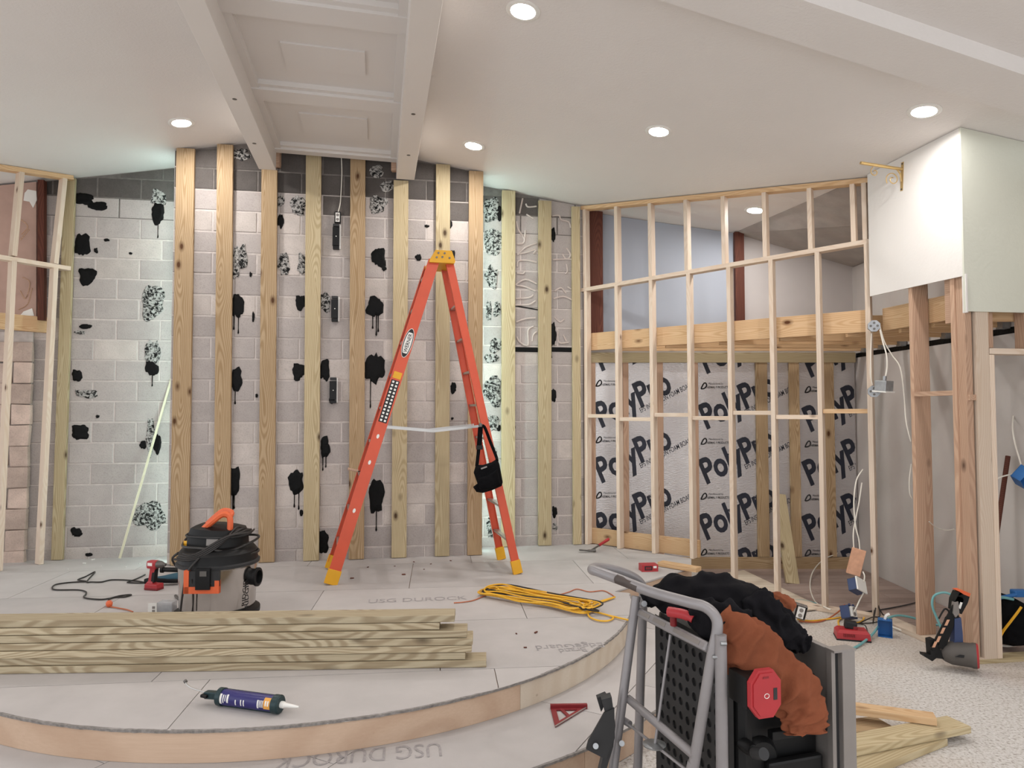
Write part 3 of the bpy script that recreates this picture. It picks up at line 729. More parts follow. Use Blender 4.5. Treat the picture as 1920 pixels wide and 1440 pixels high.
# --- diagonal stud wall across the bay
bd = (B2 - A2).normalized(); bn = V((bd.y, -bd.x, 0)); bn = bn if bn.y < 0 else -bn
sw = empty('stud_wall', A2 + Z3 * DK, 'new pale timber stud wall standing diagonally across the bay', 'stud wall')
def lp(px, z, off=0.0):
    q = linepx(A2 + bn * -off, B2 + bn * -off, px); return V((q.x, q.y, z))
def zline(px, pts):           # height above floor from two picture points on the wall line
    (xa, ya), (xb, yb) = pts; py = ya + (yb - ya) * (px - xa) / (xb - xa)
    q = lp(px, 0); return ony(px, py, q.y).z
mid = ((1083, 545), (1635, 452)); midz = lambda px: zline(px, mid)
for i, px in enumerate((1098, 1158, 1223, 1294, 1370, 1450, 1538, 1632)):
    q = lp(px, 0); zb = DK + .002 if px < 1305 else .04
    board('stud', lp(px, zb), lp(px - (2 if px > 1100 else 0), midz(px) - .02), .038 if px < 1630 else .04, .089, bn, M['wood_new'], sw, bev=.002)
for px in (1097, 1157, 1221, 1289, 1360, 1438, 1524, 1606, 1628):
    q = lp(px, 0); t = ceil(q.x, q.y) - .05
    board('stud', lp(px, midz(px) + .02), lp(px - 1, t), .038, .089, bn, M['wood_new'], sw, bev=.002)
board('mid_plate', lp(1084, midz(1084)) + bn * .0, lp(1637, midz(1637)), .04, .092, bn, M['wood_new'], sw, bev=.002)
q0, q1 = lp(1084, 0), lp(1637, 0)
board('top_plate', q0 + Z3 * (ceil(q0.x, q0.y) - .03), q1 + Z3 * (ceil(q1.x, q1.y) - .03), .042, .095, bn, M['wood_head'], sw, bev=.002)
xs_ = (1098, 1158, 1223, 1294, 1370, 1450, 1538, 1632); ys_ = (780, 786, 778, 784, 774, 782, 771)
for i in range(7):
    z = ony((xs_[i] + xs_[i + 1]) / 2, ys_[i], lp((xs_[i] + xs_[i + 1]) / 2, 0).y).z
    a, b = lp(xs_[i], z, .012), lp(xs_[i + 1], z, .012); d = (b - a).normalized()
    board('nogging', a + d * .02, b - d * .02, .038, .07, bn, M['wood_head'] if i == 6 else M['wood_new'], sw, bev=.002)
board('sole_board', lp(1099, DK + .085, .092), lp(1308, DK + .085, .092), .165, .038, bn, M['wood_head'], sw, bev=.002)
board('sole_plate', lp(1330, .02, -.005), lp(1640, .02, -.005), .036, .1, bn, M['wood_new'], sw, bev=.002)
tag(board('loose_plank', onz(1238, 1052, DK + .042), onz(1310, 1064, DK + .042), .10, .038, Z3, M['wood_head'], bev=.002), 'short loose plank on the stage edge at the foot of the studs', 'plank')

# --- loft: header, joists and hangers
lf = empty('loft_frame', (3.3, 6.2, 2.38), 'yellow pine loft frame of header beam and joists', 'loft frame')
zj0, zj1 = ZC + .65, ZC + .85
zm = (zj0 + zj1) / 2
h0, h1 = A2 - bn * .10, B2 - bn * .10
board('header', h0 + bd * .05 + Z3 * (zm + .02), h1 + Z3 * (zm + .03), .19, .04, bn, M['wood_head'], lf, bev=.002)
cd = (C2 - B2).normalized(); cn = V((cd.y, -cd.x, 0)); cn = cn if cn.x < 0 else -cn
board('header', B2 - cn * .145 + Z3 * (zm + .03), C2 - cn * .145 + Z3 * (zm + .03), .19, .04, cn, M['wood_head'], lf, bev=.002)
for Y in (7.45, 7.1, 6.75, 6.4, 6.05, 5.7, 5.35, 5.0):
    if Y > B2.y: X = h0.x + (h0.y - Y) / (h0.y - h1.y) * (h1.x - h0.x) + .06
    else: X = B2.x + .17 + (B2.y - Y) * .17 + .02
    board('joist', V((X, Y, zm)), V((XS - .01, Y, zm)), .19, .038, V((0, -1, 0)), M['wood_head'], lf, bev=.002)
    obox('joist_hanger', (XS - .04, Y - .02, zj0 - .012), (.06, .075, .07), M['zinc'], lf)

# --- side wall of brown studs between the bay corner and the outside corner
bs = empty('brown_stud_wall', C2, 'brown stud framing below the cut white drywall by the doorway', 'stud wall')
def lc(px, z, off=0.0):
    q = linepx(B2 - cn * off, C2 - cn * off, px); return V((q.x, q.y, z))
for px in (1711, 1790):
    q = lc(px, 0); board('stud', V((q.x + .0, q.y, .04)), V((q.x, q.y, 2.9)), .038, .14, cn, M['wood_brown'], bs, bev=.002)
q = lc(1711, 0); r = lc(1790, 0)
board('nogging', V((q.x, q.y - .02, ony(1745, 738, 5.15).z)), V((r.x, r.y + .02, ony(1745, 738, 5.15).z)), .035, .05, cn, M['wood_brown'], bs)
board('sole_plate', B2 + Z3 * .02, C2 + Z3 * .02, .038, .14, cn, M['wood_new'], bs, bev=.002)
ed = V((1, .15, 0)).normalized(); e_n = V((.15, -1, 0)).normalized()
Cq = C2 + V((.0, .0, 0))
board('stud', Cq + ed * .035 + Z3 * .03 - e_n * .02, Cq + ed * .035 + Z3 * 2.9 - e_n * .02, .05, .12, e_n, M['wood_brown'], bs, bev=.002)
board('stud', Cq + ed * .125 + Z3 * .03, Cq + ed * .125 + Z3 * 2.6, .10, .038, e_n, M['wood_new'], bs, bev=.002)
board('trimmer', Cq + ed * .197 + Z3 * .03, Cq + ed * .197 + Z3 * 2.13, .04, .10, e_n, M['wood_new'], bs, bev=.002)
board('door_header', Cq + ed * .18 + Z3 * 2.155, Cq + ed * 1.3 + Z3 * 2.155, .04, .1, e_n, M['wood_new'], bs, bev=.002)
board('cripple_stud', Cq + ed * .21 + Z3 * 2.18 - e_n * .02, Cq + ed * .21 + Z3 * 2.6 - e_n * .02, .04, .08, e_n, M['wood_brown'], bs, bev=.002)
board('cripple_stud', Cq + ed * .50 + Z3 * 2.18 - e_n * .02, Cq + ed * .50 + Z3 * 2.6 - e_n * .02, .04, .08, e_n, M['wood_brown'], bs, bev=.002)
board('sole_plate', Cq + ed * .0 + Z3 * .016, Cq + ed * 1.3 + Z3 * .016, .032, .10, e_n, M['wood_treated'], bs, bev=.002)
board('packing_block', lc(1801, 0) + Z3 * 1.83 + V((.02, -.02, 0)), lc(1813, 0) + Z3 * 1.83 + V((.02, 0, 0)), .04, .06, cn, M['wood_brown'], bs)
board('header_block', lc(1776, 0, .02) + Z3 * (ZC + .82), lc(1812, 0, .02) + Z3 * (ZC + .82), .36, .04, cn, M['wood_brown'], bs)
# white drywall left hanging above
def panel(name, P, Q, zb, n, t, mat, label):
    pts = [P + Z3 * zb[0], Q + Z3 * zb[1], Q + Z3 * (ceil(Q.x, Q.y) - .004), P + Z3 * (ceil(P.x, P.y) - .004)]
    return struct(wprism(name, pts, -V(n) * t, mat), label)
panel('wall_drywall_side', B2 + cd * .06 + cn * .015, C2 + cn * .015 - cd * .002, (ZC + .965, ZC + .95), cn, .014, M['drywall'], 'white cut-off drywall above the brown studs')
panel('wall_drywall_end', C2 + cn * .015 + e_n * .012, C2 + ed * 2.6 + e_n * .012, (ZC + .70, ZC + .70), e_n, .014, M['drywall_green_lit'], 'drywall over the doorway at the right edge, green light painted in')
board('corner_bead', C2 + cn * .012 + Z3 * (ZC + .69) + e_n * .004, C2 + cn * .012 + Z3 * (ZC + .96) + e_n * .004, .035, .012, cn, M['drywall'], bpy.data.objects['wall_drywall_end'])

# ================================================================== LEFT STUD WALL
L0 = V((-4.33, 6.66, 0)); ld = V((-.55, -.83, 0)).normalized(); ln = V((ld.y * -1, ld.x, 0)); ln = ln if ln.x > 0 else -ln
L1 = L0 + ld * 2.6
lw = empty('stud_wall', L0 + Z3 * DK, 'new pale timber stud wall at the left edge of the photo', 'stud wall')
def ll(px, z): q = linepx(L0, L1, px); return V((q.x, q.y, z))
def lz(px):
    q = ll(px, 0); return ony(px, 480 + (503 - 480) * px / 125, q.y).z
for pb, pt in ((86, 112), (10, 30), (-75, -52), (-170, -150)):
    b_ = ll(pb, DK + .002); t_ = ll(pt, 0); m0 = ll((pb + pt) / 2, lz((pb + pt) / 2))
    board('stud', b_, m0 - Z3 * .02, .04, .089, ln, M['wood_new'], lw, bev=.002)
    board('stud', m0 + Z3 * .02, V((t_.x, t_.y, ceil(t_.x, t_.y) - .045)), .04, .089, ln, M['wood_new'], lw, bev=.002)
board('mid_plate', ll(127, lz(127)), L1 + Z3 * lz(0), .04, .095, ln, M['wood_new'], lw, bev=.002)
e0 = ll(128, 0)
board('top_plate', e0 + Z3 * (ceil(e0.x, e0.y) - .026), L1 + Z3 * (ceil(L1.x, L1.y) - .026), .042, .095, ln, M['wood_head'], lw, bev=.002)
hh = ony(45, 604, 6.5).z
tag(board('header_beam', L0 - ln * .2 + Z3 * hh + ld * .02, L1 - ln * .2 + Z3 * hh, .15, .05, ln, M['wood_head'], bev=.003), 'yellow pine beam behind the studs at the left edge', 'beam')
# old tan drywall, dark post and a plastered pilaster behind the studs
a, b = onw(-160, 345, WL, .06), onw(68, 345, WL, .06)
o = wprism('old_drywall', [onw(-160, 595, WL, .06), onw(68, 595, WL, .06), V((b.x, b.y, ceil(b.x, b.y) - .02)), V((a.x, a.y, ceil(a.x, a.y) - .02))], -WN * .03, M['tan_board']); tag(o, 'old tan drywall sheet with glue marks behind the left studs', 'drywall')
for pts in [[(40, 412), (52, 425), (40, 440)], [(38, 450), (55, 430)], [(42, 520), (56, 530), (48, 560), (38, 545)], [(35, 580), (52, 570), (60, 540)]]:
    tube('glue_bead', [onw(x, y, WL, .062) for x, y in pts], .006, M['wood_brown'], o, 4, 4)
wprism('torn_paper', [onw(x, y, WL, .064) for x, y in ((46, 362), (52, 355), (68, 358), (69, 375), (62, 390), (55, 378), (44, 376))], -WN * .004, M['white'], o)
wprism('torn_paper', [onw(x, y, WL, .064) for x, y in ((38, 591), (44, 584), (60, 578), (64, 592))], -WN * .004, M['white'], o)
tag(board('timber_post', onw(76, 600, WL, .1), V((onw(76, 345, WL, .1).x, onw(76, 345, WL, .1).y, ceil(*onw(76, 345, WL, .1)[:2]) - .02)), .055, .06, WN, M['wood_rust']), 'dark red post behind the studs at the left edge', 'post')
pil = struct(wprism('wall_pilaster', [onw(-60, 622, WL, .03), onw(62, 622, WL, .03), onw(46, 1062, WL, .03), onw(-60, 1062, WL, .03)], -WN * .02, M['mortar']), 'plaster-smeared block pilaster behind the left studs')
py = 640.; k = 0
while py < 1058:
    xr = 64 - (py - 640) / 418 * 16; h = 40
    for (xa, xb) in ((22 - (py - 640) / 418 * 20 + (6 if k % 2 else 0), xr), (-60, 20 - (py - 640) / 418 * 20 + (4 if k % 2 else 0))):
        c = onw((xa + xb) / 2, py + h / 2, WL, .06); w = (onw(xb, py, WL, .06) - onw(xa, py, WL, .06)).length
        vs, fs = bevbox(w - .012, .05 + RN.uniform(0, .02), .195, .012)
        vs = [v + V((noise.noise(v * 9 + V((k, xa, 0))) * .012, noise.noise(v * 14 + V((k * 3, xa, 5))) * .012, noise.noise(v * 9 + V((k, 3, xa))) * .01)) for v in vs]
        mk('rough_block', vs, fs, M['plaster_block'], pil, Matrix.Translation(c) @ frame(WU, Z3))
    py += 39.2; k += 1
# thin lath leaning in the light
a = onz(222, 1047, DK); b = onw(326, 700, WC, -.10)
tag(board('lath', onw(224, 1047, WL, .16), onw(327, 690, WL, .03), .02, .012, WN, M['lath']), 'thin pale lath leaning against the left block wall', 'lath')

# ================================================================== LADDER
LB = V((-.80, 6.28, DK)); LA = math.radians(14.3)
lad = empty('step_ladder', LB, 'tall orange fiberglass step ladder with yellow cap and feet on the stage', 'ladder', rz=LA)
LM = WM[lad.name]
def lpnt(u, v, z): return LM @ V((u, v, z))
def channel(name, p0, p1, a_dir, out, w, d, mat, parent):
    """C channel rail: web faces `out`, w wide along a_dir, flanges d deep"""
    p0, p1 = V(p0), V(p1); x = (p1 - p0).normalized(); a = V(a_dir); a = (a - x * a.dot(x)).normalized(); o = V(out); o = (o - x * o.dot(x) - a * o.dot(a)).normalized()
    t = .005; sec = [(-w / 2, 0), (w / 2, 0), (w / 2, -d), (w / 2 - t, -d), (w / 2 - t, -t), (-w / 2 + t, -t), (-w / 2 + t, -d), (-w / 2, -d)]
    vs = [p + a * s + o * q for p in (p0, p1) for s, q in sec]
    n = 8; fs = [(i, (i + 1) % n, n + (i + 1) % n, n + i) for i in range(n)] + [(0, 1, 2, 3, 4, 5, 6, 7), tuple(range(15, 7, -1))]
    return mk(name, vs, fs, mat, parent)
HT = 2.84; UT = .135
fr_b, fr_t = (-.80, .31), (UT - .05, .165); re_b, re_t = (.80, .325), (UT + .06, .14)
def rail(base, top, s, z): 
    t = z / HT; return V((base[0] + (top[0] - base[0]) * t, s * (base[1] + (top[1] - base[1]) * t), z))
for s in (-1, 1):
    near = s < 0
    ra = channel('front_rail', LM @ rail(fr_b, fr_t, s, .06), LM @ rail(fr_b, fr_t, s, HT - .06), LM.to_3x3() @ V((1, 0, .3)), LM.to_3x3() @ V((0, s, 0)), .098, .034, M['orange_ladder'], lad)
    channel('rear_rail', LM @ rail(re_b, re_t, s, .06), LM @ rail(re_b, re_t, s, HT - .06), LM.to_3x3() @ V((1, 0, -.3)), LM.to_3x3() @ V((0, s, 0)), .07, .03, M['orange_ladder'], lad)
    for base, top, w in ((fr_b, fr_t, .112), (re_b, re_t, .085)):
        p = LM @ (rail(base, top, s, 0) - V((0, s * .014, 0))); q = LM @ (rail(base, top, s, .12) - V((0, s * .014, 0)))
        board('foot', p + Z3 * .004, q, w, .042, LM.to_3x3() @ V((0, s, 0)), M['yellow'], lad, face=False, bev=.004)
    if near: near_rail = ra
st_dir = (LM.to_3x3() @ V((0, 1, 0)))
for k in range(1, 10):
    z = k * .295; a = rail(fr_b, fr_t, -1, z); b = rail(fr_b, fr_t, 1, z)
    board('step', LM @ V((a.x + .0, a.y + .012, z)), LM @ V((b.x, b.y - .012, z)), .088, .022, Z3, M['alu'], lad, bev=.002)
for k in range(1, 9):
    z = k * .30; a = rail(re_b, re_t, -1, z); b = rail(re_b, re_t, 1, z)
    board('rear_rung', LM @ V((a.x, a.y + .012, z)), LM @ V((b.x, b.y - .012, z)), .045, .02, Z3, M['alu'], lad, bev=.002)
cap = [(-.115, 0), (.11, 0), (.118, .02), (.085, .112), (-.06, .112), (-.112, .02)]
capo = prism('top_cap', [(x + UT, y) for x, y in cap], .40, LM @ Matrix.Translation((0, .2, HT - .085)) @ Matrix.Rotation(math.pi / 2, 4, 'X'), M['yellow'], lad)
for i, (x, z) in enumerate([(-.05, .045), (0, .05), (-.035, .085), (.02, .085), (.065, .045)]):
    rod('cap_bolt', lpnt(UT + x, -.206, HT - .085 + z), lpnt(UT + x, -.199, HT - .085 + z), .009, M['iron'], capo)
for s in (-1, 1):
    z = 1.29; a = rail(fr_b, fr_t, s, z); b = rail(re_b, re_t, s, z); m = (a + b) / 2 - V((0, 0, .03))
    board('spreader', LM @ V((a.x + .02, a.y - s * .03, z + .01)), LM @ V((m.x, m.y - s * .03, m.z)), .022, .012, LM.to_3x3() @ V((0, -1, 0)), M['alu'], lad)
    board('spreader', LM @ V((m.x, m.y - s * .03, m.z)), LM @ V((b.x - .02, b.y - s * .03, z + .015)), .022, .012, LM.to_3x3() @ V((0, -1, 0)), M['alu'], lad)
# decals on the near rail
def rail_frame(z, dz=0):
    p = rail(fr_b, fr_t, -1, z); x = (rail(fr_b, fr_t, -1, 2) - rail(fr_b, fr_t, -1, 1)).normalized(); n = V((0, -1, -.05)).normalized()
    return LM @ (Matrix.Translation(p + V((0, -.001 - dz, 0))) @ frame(x, n))
def oval(a, b, n=28): return [(a * math.cos(6.2832 * i / n), b * math.sin(6.2832 * i / n)) for i in range(n)]
zw = 2.03
prism('brand_plate_edge', oval(.135, .042), .0012, rail_frame(zw), M['white'], near_rail)
prism('brand_plate', oval(.13, .038), .0012, rail_frame(zw, .001), M['print_black'], near_rail)
prism('brand_panel', [(max(-.095, min(.095, x)), y) for x, y in oval(.118, .031)], .0012, rail_frame(zw, .002), M['white'], near_rail)
text('brand_lettering', 'WERNER', rail_frame(zw, .0042) @ Matrix.Translation((-.085, -.016, 0)), .17, .032, M['print_black'], near_rail, .01)
prism('warning_label', [(-.03, -.036), (.03, -.036), (.03, .036), (-.03, .036)], .001, rail_frame(1.745), M['yellow'], near_rail)
prism('warning_strip', [(-.19, -.036), (.19, -.036), (.19, .036), (-.19, .036)], .001, rail_frame(1.52), M['print_black'], near_rail)
for i in range(12):
    for j in (-1, 1):
        x = -.172 + i * .0313
        prism('warning_square', [(x - .009, j * .017 - .009), (x + .009, j * .017 - .009), (x + .009, j * .017 + .009), (x - .009, j * .017 + .009)], .0008, rail_frame(1.52, .0012), M['white'], near_rail)
for z, h in ((1.22, .02), (1.0, .03), (.6, .02)):
    prism('paint_scuff', oval(.02, .012, 9), .0008, rail_frame(z), M['white'], near_rail)
# small hand tool stuck through the left rails
a = lpnt(*rail(fr_b, fr_t, 1, .9)) if False else LM @ V((-.60, -.12, .90))
tt = empty('putty_knife', LM @ V((-.52, .0, .885)), 'small tool with a wooden handle lying on a ladder step', 'hand tool')
rod('handle', LM @ V((-.66, .05, .925)), LM @ V((-.57, .02, .905)), .012, M['wood_brown'], tt, 10)
board('blade', LM @ V((-.57, .02, .906)), LM @ V((-.47, -.02, .90)), .045, .004, Z3, M['black'], tt)

# tool pouch hanging from the spreader end
Yp = 5.98
tp = empty('tool_pouch', ony(915, 925, Yp), 'black fabric tool pouch hanging by its strap on the ladder', 'pouch')
def pillow(name, pp, Y, T, mat, parent, bulge=.03):
    n = len(pp); c = (sum(a for a, b in pp) / n, sum(b for a, b in pp) / n); vs = []; fs = []
    rings = [(1, 0, 0), (1.0, T * .0, 0), (.86, -bulge * .7, 0), (.5, -bulge, 0)]
    for s, dy, _ in ((1, T, 0), (1.02, T / 2, 0), (.97, .0, 0), (.8, -bulge * .8, 0), (.45, -bulge, 0)):
        for a, b in pp:
            q = ony(c[0] + (a - c[0]) * s, c[1] + (b - c[1]) * s, Y); q.y += dy + noise.noise(q * 17) * .008; vs.append(q)
    for r in range(4): fs += [(r * n + i, r * n + (i + 1) % n, (r + 1) * n + (i + 1) % n, (r + 1) * n + i) for i in range(n)]
    fs += [tuple(range(n)), tuple(range(4 * n, 5 * n))]
    return mk(name, vs, fs, mat, parent, smooth='auto')
pillow('bag', [(892, 873), (905, 873), (921, 868), (932, 861), (936, 872), (942, 905), (940, 912), (922, 920), (905, 925), (893, 923), (887, 914), (895, 908), (890, 893), (888, 887)], Yp, .09, M['black_fabric'], tp)
pillow('pocket', [(896, 897), (912, 892), (926, 884), (932, 880), (938, 906), (921, 916), (904, 920), (896, 914)], Yp - .035, .03, M['black_fabric'], tp, .018)
board('badge', ony(902, 879, Yp - .033), ony(913, 875, Yp - .033), .012, .004, V((0, -1, 0)), M['cast'], tp)
board('strap', ony(894, 874, Yp), ony(898, 838, Yp), .03, .006, V((0, -1, 0)), M['black_fabric'], tp)
board('strap', ony(898, 842, Yp - .004), ony(901, 801, Yp - .02), .042, .008, V((0, -1, 0)), M['black_fabric'], tp)
board('buckle', ony(893, 839, Yp - .01), ony(905, 839, Yp - .01), .035, .014, V((0, -1, 0)), M['black'], tp)
tube('strap', [ony(901, 802, Yp - .02), ony(908, 800, Yp), ony(920, 830, Yp + .06), ony(930, 855, Yp + .04), ony(932, 863, Yp)], .014, M['black_fabric'], tp, 6)
lathe('strap_knob', [(0, 0), (.016, .004), (.018, .02), (.012, .034), (0, .036)], Matrix.Translation(ony(901, 801, Yp - .02)), M['iron'], tp, 12)

# ================================================================== WALL FITTINGS
for i, (px, py, lab) in enumerate([(631, 445, 'narrow black bracket below the outlet, topmost of three on the block wall'), (628.5, 580, 'narrow black bracket at mid height, middle of three on the block wall'), (625.5, 732, 'narrow black bracket with tar smears, lowest of three on the block wall')]):
    p = onw(px, py, WC, .012); fr_ = Matrix.Translation(p) @ frame(WU, -WN)        # z out of the wall? (x along wall, y up)
    Mx = Matrix.Translation(p) @ frame(WU, WN)
    root = bpy.data.objects.new('wall_bracket', None); place(root, Mx); tag(root, lab, 'bracket', 'black brackets on the block wall')
    def bx(nm, lo, hi, mt): return mk(nm, boxv(lo, hi), BOXF, M[mt], root, Mx)
    bx('body', (-.035, -.09, 0), (.03, .09, .045), 'black'); bx('lip', (-.032, .1, 0), (.026, .125, .04), 'char'); bx('spine', (.03, -.12, 0), (.042, .12, .02), 'white'); bx('lip', (-.03, -.125, 0), (.028, -.098, .055), 'black')
    lathe('screw', [(.005, .0), (.005, .048), (0, .049)], Mx, M['white'], root, 10)
p = onw(633.5, 409, WC, .012); Mx = Matrix.Translation(p) @ frame(WU, WN)
root = bpy.data.objects.new('wall_outlet', None); place(root, Mx); tag(root, 'white outlet in a dark box on the block wall with a cable above', 'outlet')
mk('box', boxv((-.03, -.055, 0), (.03, .055, .03)), BOXF, M['black'], root, Mx)
mk('plate', boxv((-.02, -.045, .03), (.02, .045, .036)), BOXF, M['white'], root, Mx)
for s in (-1, 1): lathe('socket', [(0, .0362), (.014, .0362), (.014, .04), (0, .041)], Mx @ Matrix.Translation((0, s * .022, 0)), M['cast'], root, 14)
tag(tube('cable', [onw(634, 398, WC, .025), onw(638, 380, WC, .02), onw(640, 350, WC, .02), onw(641, 322, WC, .02), onw(640, 292, WC, .03)], .005, M['white_cable'], None, 6), 'thin white cable running down the block wall to the outlet', 'cable')

# brass bracket on the white drywall
bo = lambda px, py, o=0.0: (lambda q: V((q.x, q.y, ony(px, py, q.y).z)))(linepx(B2 + cn * (.017 + o), C2 + cn * (.017 + o), px))
pb0 = bo(1700, 360); rb = empty('brass_bracket', pb0, 'brass scroll bracket mounted on the white drywall', 'bracket')
Yb = pb0.y
plate_t, plate_b = bo(1702, 304), bo(1699, 358)
board('back_plate', plate_b, plate_t, .028, .006, cn, M['brass'], rb)
for t in (.06, .94): 
    q = plate_b.lerp(plate_t, t); rod('screw', q, q + cn * .005, .006, M['iron'], rb, 8)
arm0 = plate_b.lerp(plate_t, .75); arm_d = cn
L_ = .36
rod('arm', arm0, arm0 + cn * L_ + Z3 * .03, .012, M['brass'], rb)
def scroll(c, r, turns, start, sgn=1):
    pts = []
    for i in range(22):
        t = i / 21; a_ = start + sgn * turns * 6.2832 * t; q = r * (1 - .8 * t)
        pts.append(c + cn * q * math.cos(a_) + Z3 * q * math.sin(a_))
    return pts
tube('scroll', scroll(arm0 + cn * .085 - Z3 * .085, .06, 1.4, -.6, 1), .004, M['brass'], rb, 6, 2)
tube('scroll', scroll(arm0 + cn * .24 - Z3 * .035, .038, 1.1, 1.2, -1), .004, M['brass'], rb, 6, 2)
tube('brace', [arm0 + cn * .05 - Z3 * .0, arm0 + cn * .018 - Z3 * .04, arm0 + cn * .01 - Z3 * .1], .006, M['brass'], rb, 6)

# ================================================================== LUMBER STACK
sA, sB = onz(912, 1252, DK), onz(0, 1265, DK); sd_ = (sA - sB); sd_ = V((sd_.x, sd_.y, 0)).normalized(); sn = V((-sd_.y, sd_.x, 0))
base = V((sA.x, sA.y, DK))
lay = [(912, 0, .0, 'longest bottom board of the treated lumber stack'), (872, 1, .012, 'second board from the bottom of the treated lumber stack'), (884, 2, .006, 'third board from the bottom of the treated lumber stack'),
       (886, 3, .0, 'middle board of the treated lumber stack, sticking out to the right'), (875, 4, .004, 'board with a pale green top, fourth from the top of the stack'), (822, 6, .02, 'shortest board, second from the top of the treated lumber stack'), (851, 7, .016, 'topmost pale board of the treated lumber stack')]
hts = [0, 1, 2, 3, 4, 5, 6]
TH = .038
for i, (px, k, off, lab) in enumerate(lay):
    z0 = DK + i * (TH + .0032) + .001
    # end position along the stack direction from the picture
    ray_end = onz(px, 1252 - i * 14, z0 + TH / 2) 
    t = (ray_end - base).dot(sd_); L = 3.7
    yaw = RN.uniform(-.008, .008)
    d = V((sd_.x * math.cos(yaw) - sd_.y * math.sin(yaw), sd_.x * math.sin(yaw) + sd_.y * math.cos(yaw), 0))
    e = base + sd_ * t + sn * (.072 + off)
    tag(board('lumber_board', V((e.x, e.y, z0 + TH)) - d * L, V((e.x, e.y, z0 + TH)), .14, TH, Z3, M['wood_stack'], bev=.004), lab, 'board', 'treated boards stacked on the stage')
z0 = DK + 1 * TH + .001
e = base + sd_ * -2.0 + sn * .0

# ================================================================== WET/DRY VACUUM
vb = V((-2.03, 4.84, DK)); vac = empty('shop_vacuum', vb, 'stainless steel wet and dry vacuum with black lid and orange handle', 'vacuum')
T_ = Matrix.Translation(vb)
lathe('dolly', [(0, .035), (.25, .035), (.285, .045), (.285, .07), (.25, .085), (0, .085)], T_, M['black'], vac, 32)
for a_ in (40, 140, 220, 320):
    c = vb + V((.27 * math.cos(math.radians(a_)), .27 * math.sin(math.radians(a_)), .028)); rod('caster', c - V((.012, 0, 0)), c + V((.012, 0, 0)), .027, M['black'], vac, 14)
drum = lathe('drum', [(0, .085), (.245, .085), (.252, .1), (.262, .345), (.268, .35), (.268, .362), (0, .362)], T_, M['steel'], vac, 48)
lathe('rim', [(.262, .352), (.278, .354), (.28, .37), (.268, .378), (.25, .378)], T_, M['char'], vac, 48)
lid = lathe('lid', [(.268, .37), (.262, .40), (.262, .43), (.24, .455), (.19, .47), (0, .475)], T_, M['black'], vac, 48)
hd = [(-.17, -.12), (-.08, -.17), (.08, -.17), (.17, -.1), (.2, .02), (.16, .14), (0, .18), (-.14, .14), (-.19, .02)]
vs = []; fs = []; nS = len(hd)
for s, z in ((1.02, .455), (1.0, .53), (.9, .575), (.62, .592)):
    vs += [(x * s + .0, y * s, z + (.0 if z < .5 else -.05 * x)) for x, y in hd]
for r in range(3): fs += [(r * nS + i, r * nS + (i + 1) % nS, (r + 1) * nS + (i + 1) % nS, (r + 1) * nS + i) for i in range(nS)]
fs += [tuple(range(3 * nS, 4 * nS))]
head = mk('motor_head', vs, fs, M['black'], vac, T_, smooth='auto')
tube('head_seam', [T_ @ V((x * 1.04, y * 1.04, .535 - .03 * x)) for x, y in hd], .006, M['char'], vac, 6, 4, True)
# orange carry handle
tube('carry_handle', [T_ @ V(p) for p in ((-.07, -.1, .575), (-.0, -.11, .625), (.06, -.10, .665), (.10, -.09, .66), (.115, -.09, .63), (.115, -.09, .57))], .02, M['orange'], vac, 8)
tube('carry_handle', [T_ @ V(p) for p in ((-.1, .02, .585), (-.03, .01, .64), (.03, .0, .675), (.10, -.03, .67), (.11, -.09, .645))], .018, M['orange'], vac, 8)
# latch and orange grip on the front
def drumM(deg, z, r=.262): 
    t = math.radians(deg); n = V((math.cos(t), math.sin(t), 0)); return Matrix.Translation(vb + n * r + Z3 * z) @ frame(V((-n.y, n.x, 0)), n)
Mx = drumM(-88, .30)
gr = mk('front_grip', boxv((-.115, -.075, -.004), (.115, -.035, .03)), BOXF, M['orange'], vac, Mx)
mk('grip_side', boxv((-.118, -.075, -.004), (-.085, .06, .03)), BOXF, M['orange'], gr, Mx)
mk('grip_side', boxv((.085, -.075, -.006), (.115, -.0, .026)), BOXF, M['orange'], gr, Mx)
mk('latch', boxv((-.085, -.035, 0), (.115, .055, .024)), BOXF, M['char'], vac, Mx)
mk('latch', boxv((-.035, -.05, .02), (.06, .075, .045)), BOXF, M['black'], vac, Mx)
mk('latch_catch', boxv((-.005, .03, .045), (.04, .06, .05)), BOXF, M['iron'], vac, Mx)
lathe('hose_port', [(.05, -.01), (.05, .03), (.058, .035), (.058, .05), (.042, .055), (.038, .02), (0, .02)], drumM(-10, .275), M['black'], vac, 20)
text('brand_lettering', 'RIDGID', drumM(-24, .1, .2665) @ Matrix.Rotation(math.pi / 2, 4, 'Z') @ Matrix.Translation((0, -.02, 0)), .17, .034, M['print_black'], vac, .02)
mk('info_label', boxv((-.03, -.022, 0), (.05, .022, .003)), BOXF, M['cast'], vac, Matrix.Translation(vb + V((.02, -.178, .51))) @ frame((1, 0, 0), (0, -1, .1)))
mk('yellow_sticker', boxv((-.02, -.015, 0), (.02, .015, .003)), BOXF, M['yellow'], vac, Matrix.Translation(vb + V((-.185, -.105, .49))) @ frame((1, -.4, 0), (-.4, -1, .1)))
